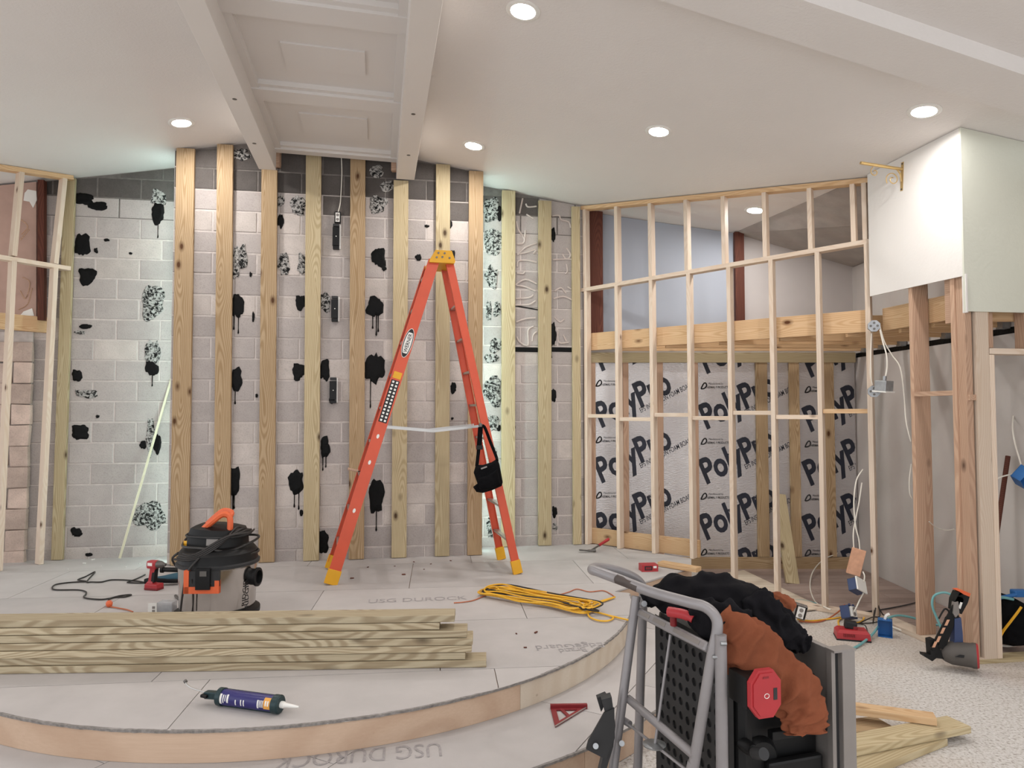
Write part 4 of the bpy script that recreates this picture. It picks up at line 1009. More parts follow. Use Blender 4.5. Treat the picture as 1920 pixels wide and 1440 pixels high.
# power cord wound round the head
cp = []
for i in range(34):
    t = i / 33; a_ = -2.7 + t * 6.2832 * 1.9; r = .225 + .02 * math.sin(a_ * 3 + 1)
    cp.append(vb + V((r * math.cos(a_) * 1.12, r * math.sin(a_), .455 + .06 * math.sin(a_ * .5 + .6) + .012 * math.sin(i))))
tube('power_cord', cp, .008, M['black_cord'], vac, 6, 3)
for k in range(4):
    tube('power_cord', [vb + V(p) for p in ((-.22 + k * .02, -.20, .41 + .012 * k), (-.05, -.255, .42 + .01 * k), (.1 + k * .012, -.2, .5 + .015 * k), (.16 + .03 * k, -.1, .585 - .01 * k), (.19 + .02 * k, 0, .56))], .007, M['black_cord'], vac, 6, 4)
tube('power_cord', [vb + V(p) for p in ((-.02, -.26, .43), (-.08, -.285, .36), (-.11, -.28, .28), (-.13, -.285, .12), (-.135, -.29, .03))], .007, M['black_cord'], vac, 6, 4)
tube('power_cord', [vb + V(p) for p in ((-.055, -.29, .31), (-.05, -.27, .2), (-.06, -.27, .1))], .005, M['black_cord'], vac, 6, 4)
tube('power_cord', [vb + V(p) for p in ((-.24, -.1, .43), (-.3, -.06, .38), (-.31, .1, .25), (-.34, .2, .05))], .008, M['black_cord'], vac, 6, 4)

vac.scale = (.97, .97, 1.1)

# ================================================================== SMALL THINGS ON THE STAGE
# red impact driver
ip = onz(284, 1107, DK); ip.y += .03
dr = empty('impact_driver', ip, 'red cordless impact driver standing on its battery beside the vacuum', 'power drill')
D_ = Matrix.Translation(ip) @ Matrix.Rotation(-.25, 4, 'Z')
vs, fs = bevbox(.125, .075, .05, .01); mk('battery', [v + V((.005, 0, .026)) for v in vs], fs, M['red'], dr, D_)
vs, fs = bevbox(.126, .076, .02, .004); mk('battery_base', [v + V((.005, 0, .011)) for v in vs], fs, M['red_dark'], dr, D_)
def loftbox(name, rings, mat, parent, Mx):
    vs = []; fs = []
    for (cx, cz, w, d) in rings: vs += [(cx - w, -d, cz), (cx + w, -d, cz), (cx + w, d, cz), (cx - w, d, cz)]
    for r in range(len(rings) - 1): fs += [(4 * r + i, 4 * r + (i + 1) % 4, 4 * r + 4 + (i + 1) % 4, 4 * r + 4 + i) for i in range(4)]
    fs += [(0, 1, 2, 3), tuple(range(4 * len(rings) - 4, 4 * len(rings)))]
    return mk(name, vs, fs, mat, parent, Mx)
loftbox('handle', [(-.02, .05, .032, .026), (-.016, .07, .02, .018), (-.006, .13, .02, .018), (.006, .17, .024, .022)], M['red'], dr, D_)
loftbox('grip', [(.004, .06, .014, .019), (.012, .13, .013, .019), (.022, .16, .008, .019)], M['black'], dr, D_)
vs, fs = bevbox(.09, .064, .066, .018); mk('motor_housing', [v + V((-.005, 0, .2)) for v in vs], fs, M['red'], dr, D_)
vs, fs = bevbox(.045, .066, .025, .003); mk('housing_badge', [v + V((-.012, 0, .205)) for v in vs], fs, M['white'], dr, D_)
lathe('gear_nose', [(.03, 0), (.028, .03), (.018, .055), (.012, .06), (.012, .075)], D_ @ Matrix.Translation((.038, 0, .203)) @ Matrix.Rotation(math.pi / 2, 4, 'Y'), M['iron'], dr, 18)
rod('driver_bit', D_ @ V((.11, 0, .203)), D_ @ V((.16, 0, .203)), .004, M['iron'], dr, 8)
mk('trigger', boxv((.02, -.01, .15), (.034, .01, .178)), BOXF, M['black'], dr, D_)
# teal corded tool behind it
tq = onz(330, 1097, DK); tl = empty('angle_drill', tq, 'teal corded power tool lying half hidden behind the vacuum', 'power tool')
tube('body', [tq + V(p) for p in ((-.20, -.02, .045), (-.1, 0, .05), (.0, .02, .062), (.12, .05, .07), (.22, .08, .07))], lambda i, n: .022 + .03 * (i / n), M['teal'], tl, 12)
tube('rear_grip', [tq + V(p) for p in ((-.24, -.03, .035), (-.18, -.02, .045), (-.02, .0, .04), (.05, .02, .04))], .024, M['black'], tl, 10)
rod('side_handle', tq + V((-.17, .12, .10)), tq + V((.02, .1, .10)), .02, M['black'], tl, 12); rod('side_handle_collar', tq + V((-.185, .12, .10)), tq + V((-.165, .12, .10)), .028, M['black'], tl, 12)
# clear screw box and a stub
cb = onz(304, 1147, DK); cbx = empty('screw_box', cb, 'clear plastic screw box with a paper label behind the lumber', 'plastic box')
vs, fs = bevbox(.11, .08, .075, .006); mk('box', [v + V((.035, 0, .039)) for v in vs], fs, M['clear'], cbx, Matrix.Translation(cb))
mk('screws', [(v[0] * .95 + .035, v[1] * .9, v[2] * .5 + .02) for v in vs], fs, M['zinc'], cbx, Matrix.Translation(cb))
mk('paper_label', boxv((-.075, -.052, .002), (-.015, -.05, .075)), BOXF, M['white'], cbx, Matrix.Translation(cb))
for i in range(2): mk('label_print', boxv((-.045, -.0535, .01 + i * .025), (-.025, -.052, .028 + i * .025)), BOXF, M['cast'], cbx, Matrix.Translation(cb))
a, b = onz(329, 1120, DK), onz(336, 1126, DK); tag(rod('metal_stub', a + Z3 * .012, b + Z3 * .012, .011, M['iron'], None, 10), 'short grey metal stub lying by the foot of the vacuum', 'metal stub')
# black cord and orange plug
def oncord(name, pts, r, mat, label, cat, z=DK, parent=None, seg=6, n=6):
    o = tube(name, [onz(x, y, z) + Z3 * (r + .002 + (q[0] if q else 0)) for x, y, *q in pts], r, mat, parent, seg, n)
    if label: tag(o, label, cat)
    return o
bc = oncord('power_cord', [(272, 1079), (258, 1086), (243, 1092), (240, 1094), (262, 1095), (272, 1094), (245, 1090), (210, 1089), (190, 1093), (172, 1093), (163, 1092), (178, 1074), (160, 1083), (146, 1089), (162, 1092), (130, 1094), (104, 1098), (98, 1105), (108, 1108), (145, 1108), (160, 1111), (161, 1116), (157, 1121), (164, 1124), (188, 1126), (205, 1124), (225, 1119), (246, 1117), (235, 1121), (215, 1122), (203, 1126)], .006, M['black_cord'], 'black power cord snaking across the stage left of the vacuum', 'cord')
p = onz(204, 1132, DK)
oc = oncord('extension_cord', [(205, 1139), (222, 1142), (238, 1145), (249, 1149)], .005, M['orange_cord'], 'thin orange extension cord with a plug near the lumber stack', 'cord')
lathe('plug', [(.008, 0), (.02, .01), (.024, .05), (.016, .075), (.01, .08)], along(onz(205, 1140, DK) + Z3 * .022, onz(203, 1125, DK) + Z3 * .02), M['orange'], oc, 12)
# caulking gun
g0, g1 = onz(410, 1322, DK), onz(524, 1338, DK)
ga = V((g0.x, g0.y, DK + .043)); gb = V((g1.x, g1.y, DK + .043)); gx = (gb - ga).normalized(); GL = (gb - ga).length
cg = empty('caulking_gun', (ga + gb) / 2 - Z3 * .043, 'caulking gun loaded with a violet adhesive cartridge on the stage front', 'caulking gun')
def gp(t, s=0., h=0.): 
    y = Z3.cross(gx); return ga + gx * t + y * s + Z3 * h
cart = lathe('cartridge', [(.036, .02), (.037, .03), (.037, GL - .02), (.036, GL - .012)], along(ga, gb), M['violet'], cg, 28)
lathe('rear_cap', [(0, -.006), (.03, -.004), (.042, .006), (.042, .03), (.038, .032)], along(ga, gb), M['gun'], cg, 28)
lathe('front_cap', [(.038, 0), (.043, .002), (.043, .03), (.036, .036), (0, .036)], along(gp(GL - .028), gp(GL)), M['gun'], cg, 28)
for s, h in ((.036, .022), (.0, -.042 + .002)): board('frame_rail', gp(0, s, h), gp(GL, s, h), .014, .004, V((0, .7, .7)) if s else Z3, M['gun'], cg, face=False)
lathe('nozzle', [(.016, 0), (.016, .02), (.012, .022), (.007, .08), (.004, .1)], along(gp(GL + .004), gp(GL + .1)), M['white'], cg, 14)
board('handle_block', gp(-.075, 0, .0), gp(-.0, 0, .004), .032, .034, Z3, M['gun'], cg, face=False, bev=.004)
board('trigger', gp(-.085, -.005, .002), gp(-.05, -.005, .0), .05, .014, Z3, M['black'], cg, face=False, bev=.003)
tube('push_rod', [gp(-.08, 0, .01), gp(-.16, .005, .018), gp(-.2, .012, .03), gp(-.215, .02, .04)], .004, M['alu'], cg, 8)
lathe('rod_end', [(0, 0), (.009, .001), (.009, .012), (0, .013)], along(gp(-.21, .018, .037), gp(-.222, .022, .045)), M['iron'], cg, 10)
def band(name, t0, t1, a0, a1, mat, parent, r=.0376):
    n = 8; vs = []; y = Z3.cross(gx)
    for i in range(n + 1):
        an = math.radians(a0 + (a1 - a0) * i / n)
        for t in (t0, t1): vs.append(ga + gx * t - y * r * math.cos(an) + Z3 * r * math.sin(an))
    return mk(name, vs, [(2 * i, 2 * i + 1, 2 * i + 3, 2 * i + 2) for i in range(n)], mat, parent)
band('amber_label', GL - .065, GL - .03, -25, 60, M['amber'], cart)
for t0, w, a0, a1 in ((.032, .012, -30, 45), (.05, .006, -20, 40), (.062, .004, -5, 40), (.072, .01, -15, 45), (.12, .006, -25, 15), (.15, .006, -25, 20), (.165, .006, -25, 20), (GL - .1, .008, -25, 35)): band('label_print', t0, t0 + w, a0, a1, M['white'], cart, .0375)
for t0 in (.2, ): pass
for k, s_ in enumerate(('PL', 'NN')): band('label_print', GL - .056 + k * .012, GL - .049 + k * .012, 0, 35, M['white'], cart, .0382)
for k in range(3): band('label_print', GL - .088 + k * .008, GL - .084 + k * .008, -15, 35, M['white'], cart, .0378)
# yellow extension cord bundle
yc = empty('extension_cord', onz(1020, 1130, DK), 'bundled yellow extension cord lying on the stage', 'cord')
ax0, ax1 = onz(905, 1113, DK), onz(1110, 1150, DK); ad = (ax1 - ax0); an_ = V((-ad.y, ad.x, 0)).normalized()
for k in range(11):
    a_, b_ = RN.uniform(-.03, .09), RN.uniform(.9, 1.06); wd_ = RN.uniform(.04, .13); of = RN.uniform(-.08, .08); z = .012 + RN.uniform(0, .05)
    pts = []
    for t, s in ((a_, 0), (a_ + .08, 1), (.3, 1), (.55, .8), (.8, .9), (b_ - .05, .8), (b_, 0), (b_ - .06, -1), (.7, -.7), (.45, -.9), (.2, -.9), (a_ + .05, -.9)):
        pts.append(ax0 + ad * (t + RN.uniform(-.02, .02)) + an_ * (s * wd_ * RN.uniform(.7, 1.2) + of) + Z3 * (z + RN.uniform(-.004, .012)))
    tube('cord_loop', pts, .0058, M['yellow_cord'] if k not in (2, 7) else M['black_cord'], yc, 6, 4, True)
tube('cord_tail', [onz(x, y, DK + .012) for x, y in ((1035, 1134), (1080, 1133), (1120, 1130), (1152, 1120), (1144, 1122), (1120, 1130), (1105, 1143), (1104, 1155), (1120, 1163), (1140, 1164), (1150, 1158), (1135, 1152), (1110, 1146))], .0065, M['yellow_cord'], yc, 6, 5)
tube('cord_tail', [onz(x, y, DK + .012) for x, y in ((1115, 1147), (1150, 1156), (1180, 1163))] + [onz(1182, 1165, DK - .05)], .0065, M['yellow_cord'], yc, 6, 5)
oncord('brown_cord', [(851, 1132), (885, 1128), (920, 1115), (960, 1112), (1000, 1112), (1020, 1116), (1040, 1118), (1065, 1112), (1082, 1106), (1105, 1111), (1130, 1109), (1143, 1114), (1152, 1120)], .0042, M['orange_cord'], 'thin reddish-brown cord trailing across the yellow cord bundle', 'cord')
# hammer
h0_, h1_ = onz(1108, 1036, DK), None
hm = empty('hammer', h0_, 'claw hammer with a red handle leaning on the sole board', 'hammer')
hA = h0_ + Z3 * .02; tipw = lp(1140, 0); hB = ony(1141, 1011, tipw.y - .08)
rod('neck', hA, hA.lerp(hB, .5), .009, M['iron'], hm, 10); rod('grip', hA.lerp(hB, .45), hB, .014, M['red'], hm, 12, r2=.017)
hx = V((1, .1, 0)).normalized()
lathe('head', [(.0, -.05), (.015, -.05), (.015, -.03), (.011, -.02), (.012, .02), (.009, .04)], along(hA, hA - hx) , M['iron'], hm, 14)
board('claw', hA - hx * .03, hA - hx * .12 + Z3 * .008, .026, .012, Z3, M['iron'], hm, face=False)
# small red box of screws
p = onz(1219, 1072, DK); rbx = empty('screw_carton', p, 'small red and black box on the stage near the studs', 'box')
R_ = Matrix.Translation(p) @ Matrix.Rotation(.12, 4, 'Z')
mk('carton', boxv((-.075, -.0, 0), (.075, .1, .06)), BOXF, M['red'], rbx, R_)
mk('printed_panel', boxv((-.05, -.0015, .012), (.02, 0, .05)), BOXF, M['print_black'], rbx, R_); mk('printed_panel', boxv((-.04, -.003, .02), (.01, -.0015, .042)), BOXF, M['red_dark'], rbx, R_)
mk('printed_panel', boxv((.03, -.0015, .03), (.06, 0, .05)), BOXF, M['white'], rbx, R_)
# speed square on the step
pts = [onz(1032, 1329, TR), onz(1101, 1328, TR), onz(1041, 1365, TR)]
cpt_ = (pts[0] + pts[1] + pts[2]) / 3
sq = empty('speed_square', cpt_, 'red triangular speed square lying on the lower step', 'square')
def tri(s, dz, t, mat, nm):
    out = pts; inn_ = [cpt_ + (p - cpt_) * s for p in pts]; vs = [p + Z3 * .002 for p in out] + [p + Z3 * .002 for p in inn_] + [p + Z3 * (.002 + t) for p in out] + [p + Z3 * (.002 + t) for p in inn_]
    fs = []
    for i in range(3):
        j = (i + 1) % 3; fs += [(i, j, 3 + j, 3 + i), (6 + i, 9 + i, 9 + j, 6 + j), (i, 6 + i, 6 + j, j), (3 + i, 3 + j, 9 + j, 9 + i)]
    return mk(nm, vs, fs, mat, sq)
tri(.58, 0, .006, M['red_dark'], 'plate')
board('fence', pts[0] + Z3 * .012, pts[1] + Z3 * .012, .02, .022, Z3, M['red_dark'], sq, face=False)
board('cross_bar', pts[0].lerp(pts[1], .25) + Z3 * .006, pts[2].lerp(pts[1], .45) + Z3 * .006, .018, .006, Z3, M['red_dark'], sq, face=False)
board('rule_edge', pts[2] + Z3 * .009, pts[1] + Z3 * .009, .006, .003, Z3, M['alu'], sq, face=False)
# wood chips and plaster crumbs
chips = [(776, 1054), (845, 1052), (808, 1058), (740, 1062), (795, 1068), (690, 1064), (660, 1085), (757, 1078), (1005, 1187), (968, 1189), (985, 1215), (190, 1062), (158, 1057), (128, 1068), (236, 1064), (262, 1057), (175, 1050)]
for i, (x, y) in enumerate(chips):
    p = onz(x, y, DK); s = RN.uniform(.006, .015)
    vs, fs = bevbox(s * 2.2, s, s * .6, s * .15); vs = [v + V((0, 0, s * .3)) + V((noise.noise(v * 60 + V((i, 0, 0))), noise.noise(v * 60 + V((0, i, 0))), 0)) * s * .3 for v in vs]
    left = x < 300
    tag(mk('plaster_crumb' if left else 'wood_chip', vs, fs, M['white'] if left else M['wood_rust'], None, Matrix.Translation(p + Z3 * .001) @ Matrix.Rotation(RN.uniform(0, 3), 4, 'Z')),
        'small white plaster crumb on the stage by the left block wall' if left else 'small dark wood chip lying loose on the stage boards', 'crumb' if left else 'chip', 'plaster crumbs' if left else 'wood chips')

# ================================================================== SAW ON ITS FOLDED STAND
ts = empty('table_saw', (.85, 2.75, 0), 'jobsite table saw folded upright on its grey tube rolling stand', 'table saw')
def tp_(L_): return [ony(x, y, Y) for x, y, Y in L_]
RT = .019
hnd = tube('stand_frame', tp_([(1300, 1440, 2.45), (1318, 1332, 2.43), (1335, 1230, 2.42), (1345, 1180, 2.42), (1341, 1156, 2.43), (1322, 1138, 2.45), (1290, 1129, 2.47), (1222, 1110, 2.53), (1160, 1086, 2.60), (1122, 1072, 2.66),
    (1110, 1068, 2.71), (1118, 1064, 2.79), (1145, 1067, 2.86), (1180, 1078, 2.93), (1200, 1092, 2.97), (1206, 1112, 2.99), (1204, 1180, 3.0), (1196, 1440, 3.05)]), RT, M['tubegrey'], ts, 14, 6)
g = ony(1300, 1440, 2.45); f_ = V((g.x - .1, 2.5, .03)); rod('stand_leg', g + Z3 * .02, f_, RT, M['tubegrey'], ts, 14)
g = ony(1196, 1440, 3.05); rod('stand_leg', g + Z3 * .02, V((g.x - .02, 3.08, .03)), RT, M['tubegrey'], ts, 14)
fl0, fl1 = ony(1193, 1118, 2.9), ony(1150, 1440, 2.82); dirl = (fl1 - fl0).normalized(); rod('stand_leg', fl0, fl0 + dirl * ((fl0.z - .03) / -dirl.z), RT, M['tubegrey'], ts, 14)
g = ony(1351, 1190, 2.40); rod('stand_tube', V((g.x, g.y, .03)), g, .0205, M['tubegrey'], ts, 16)
for (a, b, c), (d, e, f) in (((1351, 1207, 2.38), (1362, 1207, 2.38)), ((1337, 1232, 2.40), (1349, 1232, 2.39))): rod('bolt', ony(a, b, c), ony(d, e, f), .007, M['zinc'], ts, 10)
xb = board('cross_bar', ony(1199, 1148, 2.9), ony(1331, 1216, 2.43), .036, .036, V((-.8, -.3, .5)), M['tubegrey'], ts, face=False, bev=.012)
ca, cb2 = ony(1199, 1148, 2.9), ony(1331, 1216, 2.43); cn_ = (V((-.8, -.3, .5)) - (cb2 - ca).normalized() * V((-.8, -.3, .5)).dot((cb2 - ca).normalized())).normalized()
for t0, t1 in ((.05, .22), (.28, .46), (.58, .92)): board('sticker', ca.lerp(cb2, t0) + cn_ * .0195, ca.lerp(cb2, t1) + cn_ * .0195, .016, .002, cn_, M['cast'], xb)
rod('cross_tube', ony(1178, 1310, 2.86), ony(1304, 1418, 2.44), .0165, M['tubegrey'], ts, 14)
rod('thin_rod', ony(1172, 1353, 2.84), ony(1290, 1446, 2.46), .0055, M['tubegrey'], ts, 8); rod('rod_socket', ony(1170, 1351, 2.85), ony(1181, 1358, 2.82), .0135, M['tubegrey'], ts, 12)
rod('release_rod', ony(1257, 1190, 2.70), ony(1228, 1396, 2.64), .0055, M['tubegrey'], ts, 8)
lathe('release_plate', [(0, 0), (.042, .002), (.044, .008), (0, .012)], Matrix.Translation(ony(1227, 1399, 2.64)), M['zinc'], ts, 16)
# bolts on the legs and scuff on the handle
rod('bolt', ony(1204, 1132, 2.86), ony(1208, 1132, 2.83), .012, M['zinc'], ts, 10); rod('bolt', ony(1164, 1394, 2.80), ony(1166, 1394, 2.77), .011, M['zinc'], ts, 10)
tube('scuff', [q + V((0, -.0035, .003)) for q in tp_([(1152, 1085, 2.6), (1170, 1092, 2.585), (1185, 1098, 2.57), (1198, 1104, 2.555)])], lambda i, n: .0175 if 0 < i < n - 1 else .008, M['scuff'], hnd, 10, 4)
# red clamp lever
lev = tube('clamp_lever', tp_([(1254, 1147, 2.62), (1268, 1149, 2.60), (1285, 1153, 2.58), (1300, 1161, 2.56)]), lambda i, n: .019 if i < n - 3 else .015, M['red'], ts, 10, 4)
rod('lever_stem', ony(1262, 1150, 2.62), ony(1263, 1172, 2.63), .013, M['red_dark'], lev, 10)
# foot bracket on the far left of the stand
pxprism('foot_bracket', [(1133, 1337), (1152, 1328), (1153, 1384), (1136, 1424), (1099, 1405), (1103, 1390)], 2.74, .012, M['char'], ts)
pxprism('bracket_arm', [(1128, 1312), (1147, 1307), (1154, 1360), (1150, 1400), (1138, 1440), (1126, 1500), (1112, 1500), (1134, 1405), (1137, 1345)], 2.75, .045, M['char'], ts)
pxprism('bracket_arm', [(1119, 1309), (1136, 1302), (1139, 1306), (1130, 1330), (1127, 1335)], 2.80, .03, M['char'], ts)
rod('bolt', ony(1117, 1399, 2.745), ony(1117, 1399, 2.725), .011, M['zinc'], ts, 12)
g = ony(1119, 1500, 2.77); rod('wheel', V((g.x - .03, 2.78, .11)), V((g.x + .02, 2.78, .11)), .105, M['black'], ts, 28)
board('wheel_arm', V((g.x, 2.775, .11)), g + Z3 * .01, .05, .03, V((0, -1, 0)), M['char'], ts, face=False)
# saw body: the perforated underside faces left
dW = V((.29, -.957, 0)); dD = V((.957, .29, 0))
NE = V((.775, 2.47, 0)); FE = NE - dW * .56; zb0, zb1 = .10, .885
def sp(u, d, z): return FE + dW * u + dD * d + Z3 * z       # u far->near 0..0.56, d depth to the table
cu_, cz_ = .05, .056; nu, nz = 10, 13
vs, fs = [], []
def sq_hole(u, z, r):
    i0 = len(vs); n = 16; k = []
    for i in range(n):
        t = 6.2832 * i / n + .3927; m = max(abs(math.cos(t)), abs(math.sin(t))); k.append((cu_ / 2 * math.cos(t) / m, cz_ / 2 * math.sin(t) / m))
    for (a, b) in k: vs.append(sp(u + a, 0, z + b))
    for i in range(n): t = 6.2832 * i / n + .3927; vs.append(sp(u + r * math.cos(t), 0, z + r * math.sin(t)))
    for i in range(n): t = 6.2832 * i / n + .3927; vs.append(sp(u + r * math.cos(t), .012, z + r * math.sin(t)))
    for i in range(n):
        j = (i + 1) % n; fs.append((i0 + i, i0 + j, i0 + n + j, i0 + n + i)); fs.append((i0 + n + i, i0 + n + j, i0 + 2 * n + j, i0 + 2 * n + i))
for i in range(nu):
    for j in range(nz):
        sq_hole(.055 + i * cu_, .13 + j * cz_ , .016)
ul, ur, zl, zh = .055 - cu_ / 2, .055 + (nu - .5) * cu_, .13 - cz_ / 2, .13 + (nz - .5) * cz_
for (a, b, c, d) in ((0, .56, zb0, zl), (0, .56, zh, zb1 - .02), (0, ul, zl, zh), (ur, .56, zl, zh)):
    i0 = len(vs); vs += [sp(a, 0, c), sp(b, 0, c), sp(b, 0, d), sp(a, 0, d)]; fs.append((i0, i0 + 1, i0 + 2, i0 + 3))
mk('perforated_base', vs, fs, M['char'], ts)
def sbox(nm, u0, u1, d0, d1, z0, z1, mat, bev=0., parent=ts):
    c = sp((u0 + u1) / 2, (d0 + d1) / 2, (z0 + z1) / 2); vs, fs = bevbox(u1 - u0, d1 - d0, z1 - z0, bev)
    return mk(nm, vs, fs, M[mat], parent, Matrix.Translation(c) @ frame(dW, Z3))
sbox('housing', .02, .54, .03, .36, zb0 + .02, zb1 - .12, 'black')
sbox('housing_shell', -.0, .575, .006, .075, zb0, zb1, 'black', .03)
sbox('housing_shell', .38, .57, .01, .10, zb1 - .16, zb1 + .005, 'black', .04)
sbox('table_plate', -.05, .60, .37, .395, .12, zb1 - .01, 'cast', .003)
sbox('front_rail', .60, .625, .362, .378, .1, zb1 - .006, 'cast'); sbox('rail_groove', .60, .618, .378, .396, .1, zb1 - .008, 'char'); sbox('front_rail', .60, .64, .396, .452, .1, zb1 - .012, 'cast', .003)
sbox('rail_cap', .595, .642, .36, .455, zb1 - .012, zb1 - .004, 'cast')
# switch paddle and motor on the near side
pc = ony(1429, 1297, 2.345); px_ = V((dD.x, dD.y, 0)); oc_ = [(-.028, .078), (.028, .078), (.058, .04), (.058, -.04), (.028, -.078), (-.028, -.078), (-.058, -.04), (-.058, .04)]
PM = Matrix.Translation(pc) @ frame(dD, dW)
sw_ = prism('stop_paddle', oc_, .02, PM, M['red'], ts); prism('paddle_face', [(x * .86, y * .88) for x, y in oc_], .005, PM @ Matrix.Translation((0, 0, .019)), M['red'], sw_)
tube('paddle_mark', [PM @ V((.0 + .009 * math.cos(t * .5236), -.005 + .0075 * math.sin(t * .5236), .0245)) for t in range(12)], .0012, M['white'], sw_, 5, 2, True)
mk('paddle_slot', boxv((.026, -.02, .02), (.04, .018, .0255)), BOXF, M['char'], sw_, PM); mk('paddle_slot', boxv((-.014, .052, .02), (.008, .058, .0255)), BOXF, M['red_dark'], sw_, PM)
board('switch_mount', PM @ V((-.06, 0, -.05)), PM @ V((.06, 0, -.05)), .1, .1, dW, M['black'], ts, face=False)
for (x, y, Y, r, l) in ((1430, 1425, 2.50, .075, .16), (1412, 1408, 2.42, .024, .1), (1520, 1300, 2.6, .02, .12)):
    q = ony(x, y, Y); lathe('motor', [(0, 0), (r * .8, .002), (r, .02), (r, l)], along(q, q - dW + V((0, 0, 0))), M['black'], ts, 20)
q = ony(1415, 1412, 2.40); rod('crank_knob', q, q + dW * .05 + Z3 * .02, .02, M['char'], ts, 16)
sbox('guard', .56, .59, .12, .35, .12, .5, 'black', .01); sbox('fence_arm', .57, .60, .13, .36, .58, .61, 'black', .004); sbox('cable_hook', .57, .59, .3, .34, .72, .76, 'iron', .004)

# jacket thrown over the saw
jk = empty('jacket', ony(1400, 1190, 2.62), 'black and rust orange fleece jacket draped over the table saw', 'jacket')
def cloth(name, pts, mat, parent, seg=56, n=18, amp=.022, seed=0, flat=.55):
    path = smoothpath([ony(x, y, Y) for x, y, Y, *_ in pts], n); m = len(pts) - 1
    rad = [p[3] * p[2] / F for p in pts]; fl_ = [p[4] if len(p) > 4 else flat for p in pts]
    def at(L, i):
        t = i / n; k = min(int(t), m - 1); return L[k] + (L[k + 1] - L[k]) * (t - k)
    vs = []; fs = []; N = len(path)
    fw = V((0, 1, 0))
    for i in range(N):
        t = (path[min(i + 1, N - 1)] - path[max(i - 1, 0)]).normalized(); side = t.cross(fw).normalized(); dep = side.cross(t).normalized()
        r = at(rad, i); q = r * at(fl_, i)
        for j in range(seg):
            a_ = 6.2832 * j / seg
            p = path[i] + side * r * math.cos(a_) + dep * q * math.sin(a_)
            q_ = V((math.cos(a_) * .8 + i * .012, math.sin(a_) * .8, i * .05 + seed))
            w = noise.noise(p * 7 + V((seed, 0, 0))) * amp * 1.2 + ((1 - abs(noise.noise(q_ * 1.5))) ** 4 - .35) * amp * 1.5 + ((1 - abs(noise.noise(q_ * 3.1 + V((5, 0, 0))))) ** 5 - .2) * amp * .55
            d = (p - path[i]).normalized(); vs.append(p + d * w)
    for i in range(N - 1):
        for j in range(seg): fs.append((i * seg + j, i * seg + (j + 1) % seg, (i + 1) * seg + (j + 1) % seg, (i + 1) * seg + j))
    for _ in range(3):
        nv = []
        for i in range(N):
            for j in range(seg):
                c = vs[i * seg + j]; nb = [vs[i * seg + (j + 1) % seg], vs[i * seg + (j - 1) % seg]] + ([vs[(i - 1) * seg + j]] if i else []) + ([vs[(i + 1) * seg + j]] if i < N - 1 else [])
                nv.append(c * .4 + sum(nb, V((0, 0, 0))) * (.6 / len(nb)))
        vs = nv
    c0 = len(vs); vs += [path[0], path[-1]]
    for j in range(seg): fs += [(j, (j + 1) % seg, c0), ((N - 1) * seg + j, (N - 1) * seg + (j + 1) % seg, c0 + 1)]
    return mk(name, vs, fs, mat, parent, smooth=True)
cloth('body', [(1205, 1118, 2.90, 7), (1235, 1116, 2.85, 20, .9), (1285, 1112, 2.78, 31, 1.1), (1340, 1118, 2.72, 36, 1.2), (1395, 1144, 2.68, 44, 1.1), (1440, 1168, 2.68, 40, 1.), (1475, 1188, 2.68, 26, 1.), (1503, 1203, 2.68, 14, 1.)], M['black_cloth'], jk, seed=3)
cloth('back_panel', [(1290, 1150, 2.60, 16), (1330, 1160, 2.55, 30, .7), (1365, 1172, 2.52, 40, .6), (1390, 1185, 2.52, 30, .6)], M['black_cloth'], jk, seed=9)
cloth('sleeve', [(1405, 1120, 2.62, 18), (1430, 1150, 2.58, 28, .7), (1465, 1180, 2.58, 26, .7), (1494, 1200, 2.60, 17, .8), (1506, 1208, 2.61, 10)], M['black_cloth'], jk, seed=14)
cloth('rust_panel', [(1352, 1166, 2.50, 20, .4), (1372, 1180, 2.47, 34, .4), (1405, 1214, 2.455, 46, 0.4), (1443, 1248, 2.455, 46, 0.42), (1477, 1288, 2.455, 38, 0.45), (1497, 1328, 2.455, 40, 0.42), (1506, 1362, 2.455, 40, 0.4), (1508, 1376, 2.455, 34, 0.3)], M['rust_cloth'], jk, seed=21, amp=.024)
cloth('rust_cuff', [(1436, 1118, 2.74, 8), (1455, 1124, 2.72, 13, .8), (1472, 1134, 2.70, 15, .8), (1480, 1142, 2.70, 11, .8)], M['rust_cloth'], jk, seed=30, amp=.008)

# ================================================================== OFFCUTS ON THE CARPET, RIGHT
def offcut(pa, pb, z, w, t, mat, lab, ext=.5, tilt=0.):
    a, b = onz(*pa, z + t), onz(*pb, z + t); d = (b - a).normalized(); n = V((-d.y, d.x, 0)); n = n if n.y > 0 else -n
    a = a - d * ext + Z3 * tilt
    tag(board('offcut', a + n * w / 2, b + n * w / 2, w, t, Z3, mat, bev=.003), lab, 'board', 'offcut boards by the saw')
offcut((1640, 1440), (1777, 1385), .001, .14, .036, M['wood_treated'], 'lowest pale offcut board on the carpet right of the saw', .35)
offcut((1590, 1408), (1821, 1362), .0385, .14, .036, M['wood_treated'], 'wide pale offcut board pointing farthest right by the saw', .45)
offcut((1590, 1374), (1676, 1363), .001, .14, .036, M['wood_fur'], 'offcut board with a cut corner behind the other offcuts', .5)
offcut((1590, 1326), (1757, 1348), .078, .09, .038, M['wood_head'], 'narrow orange-toned offcut board resting on top of the others', .5)

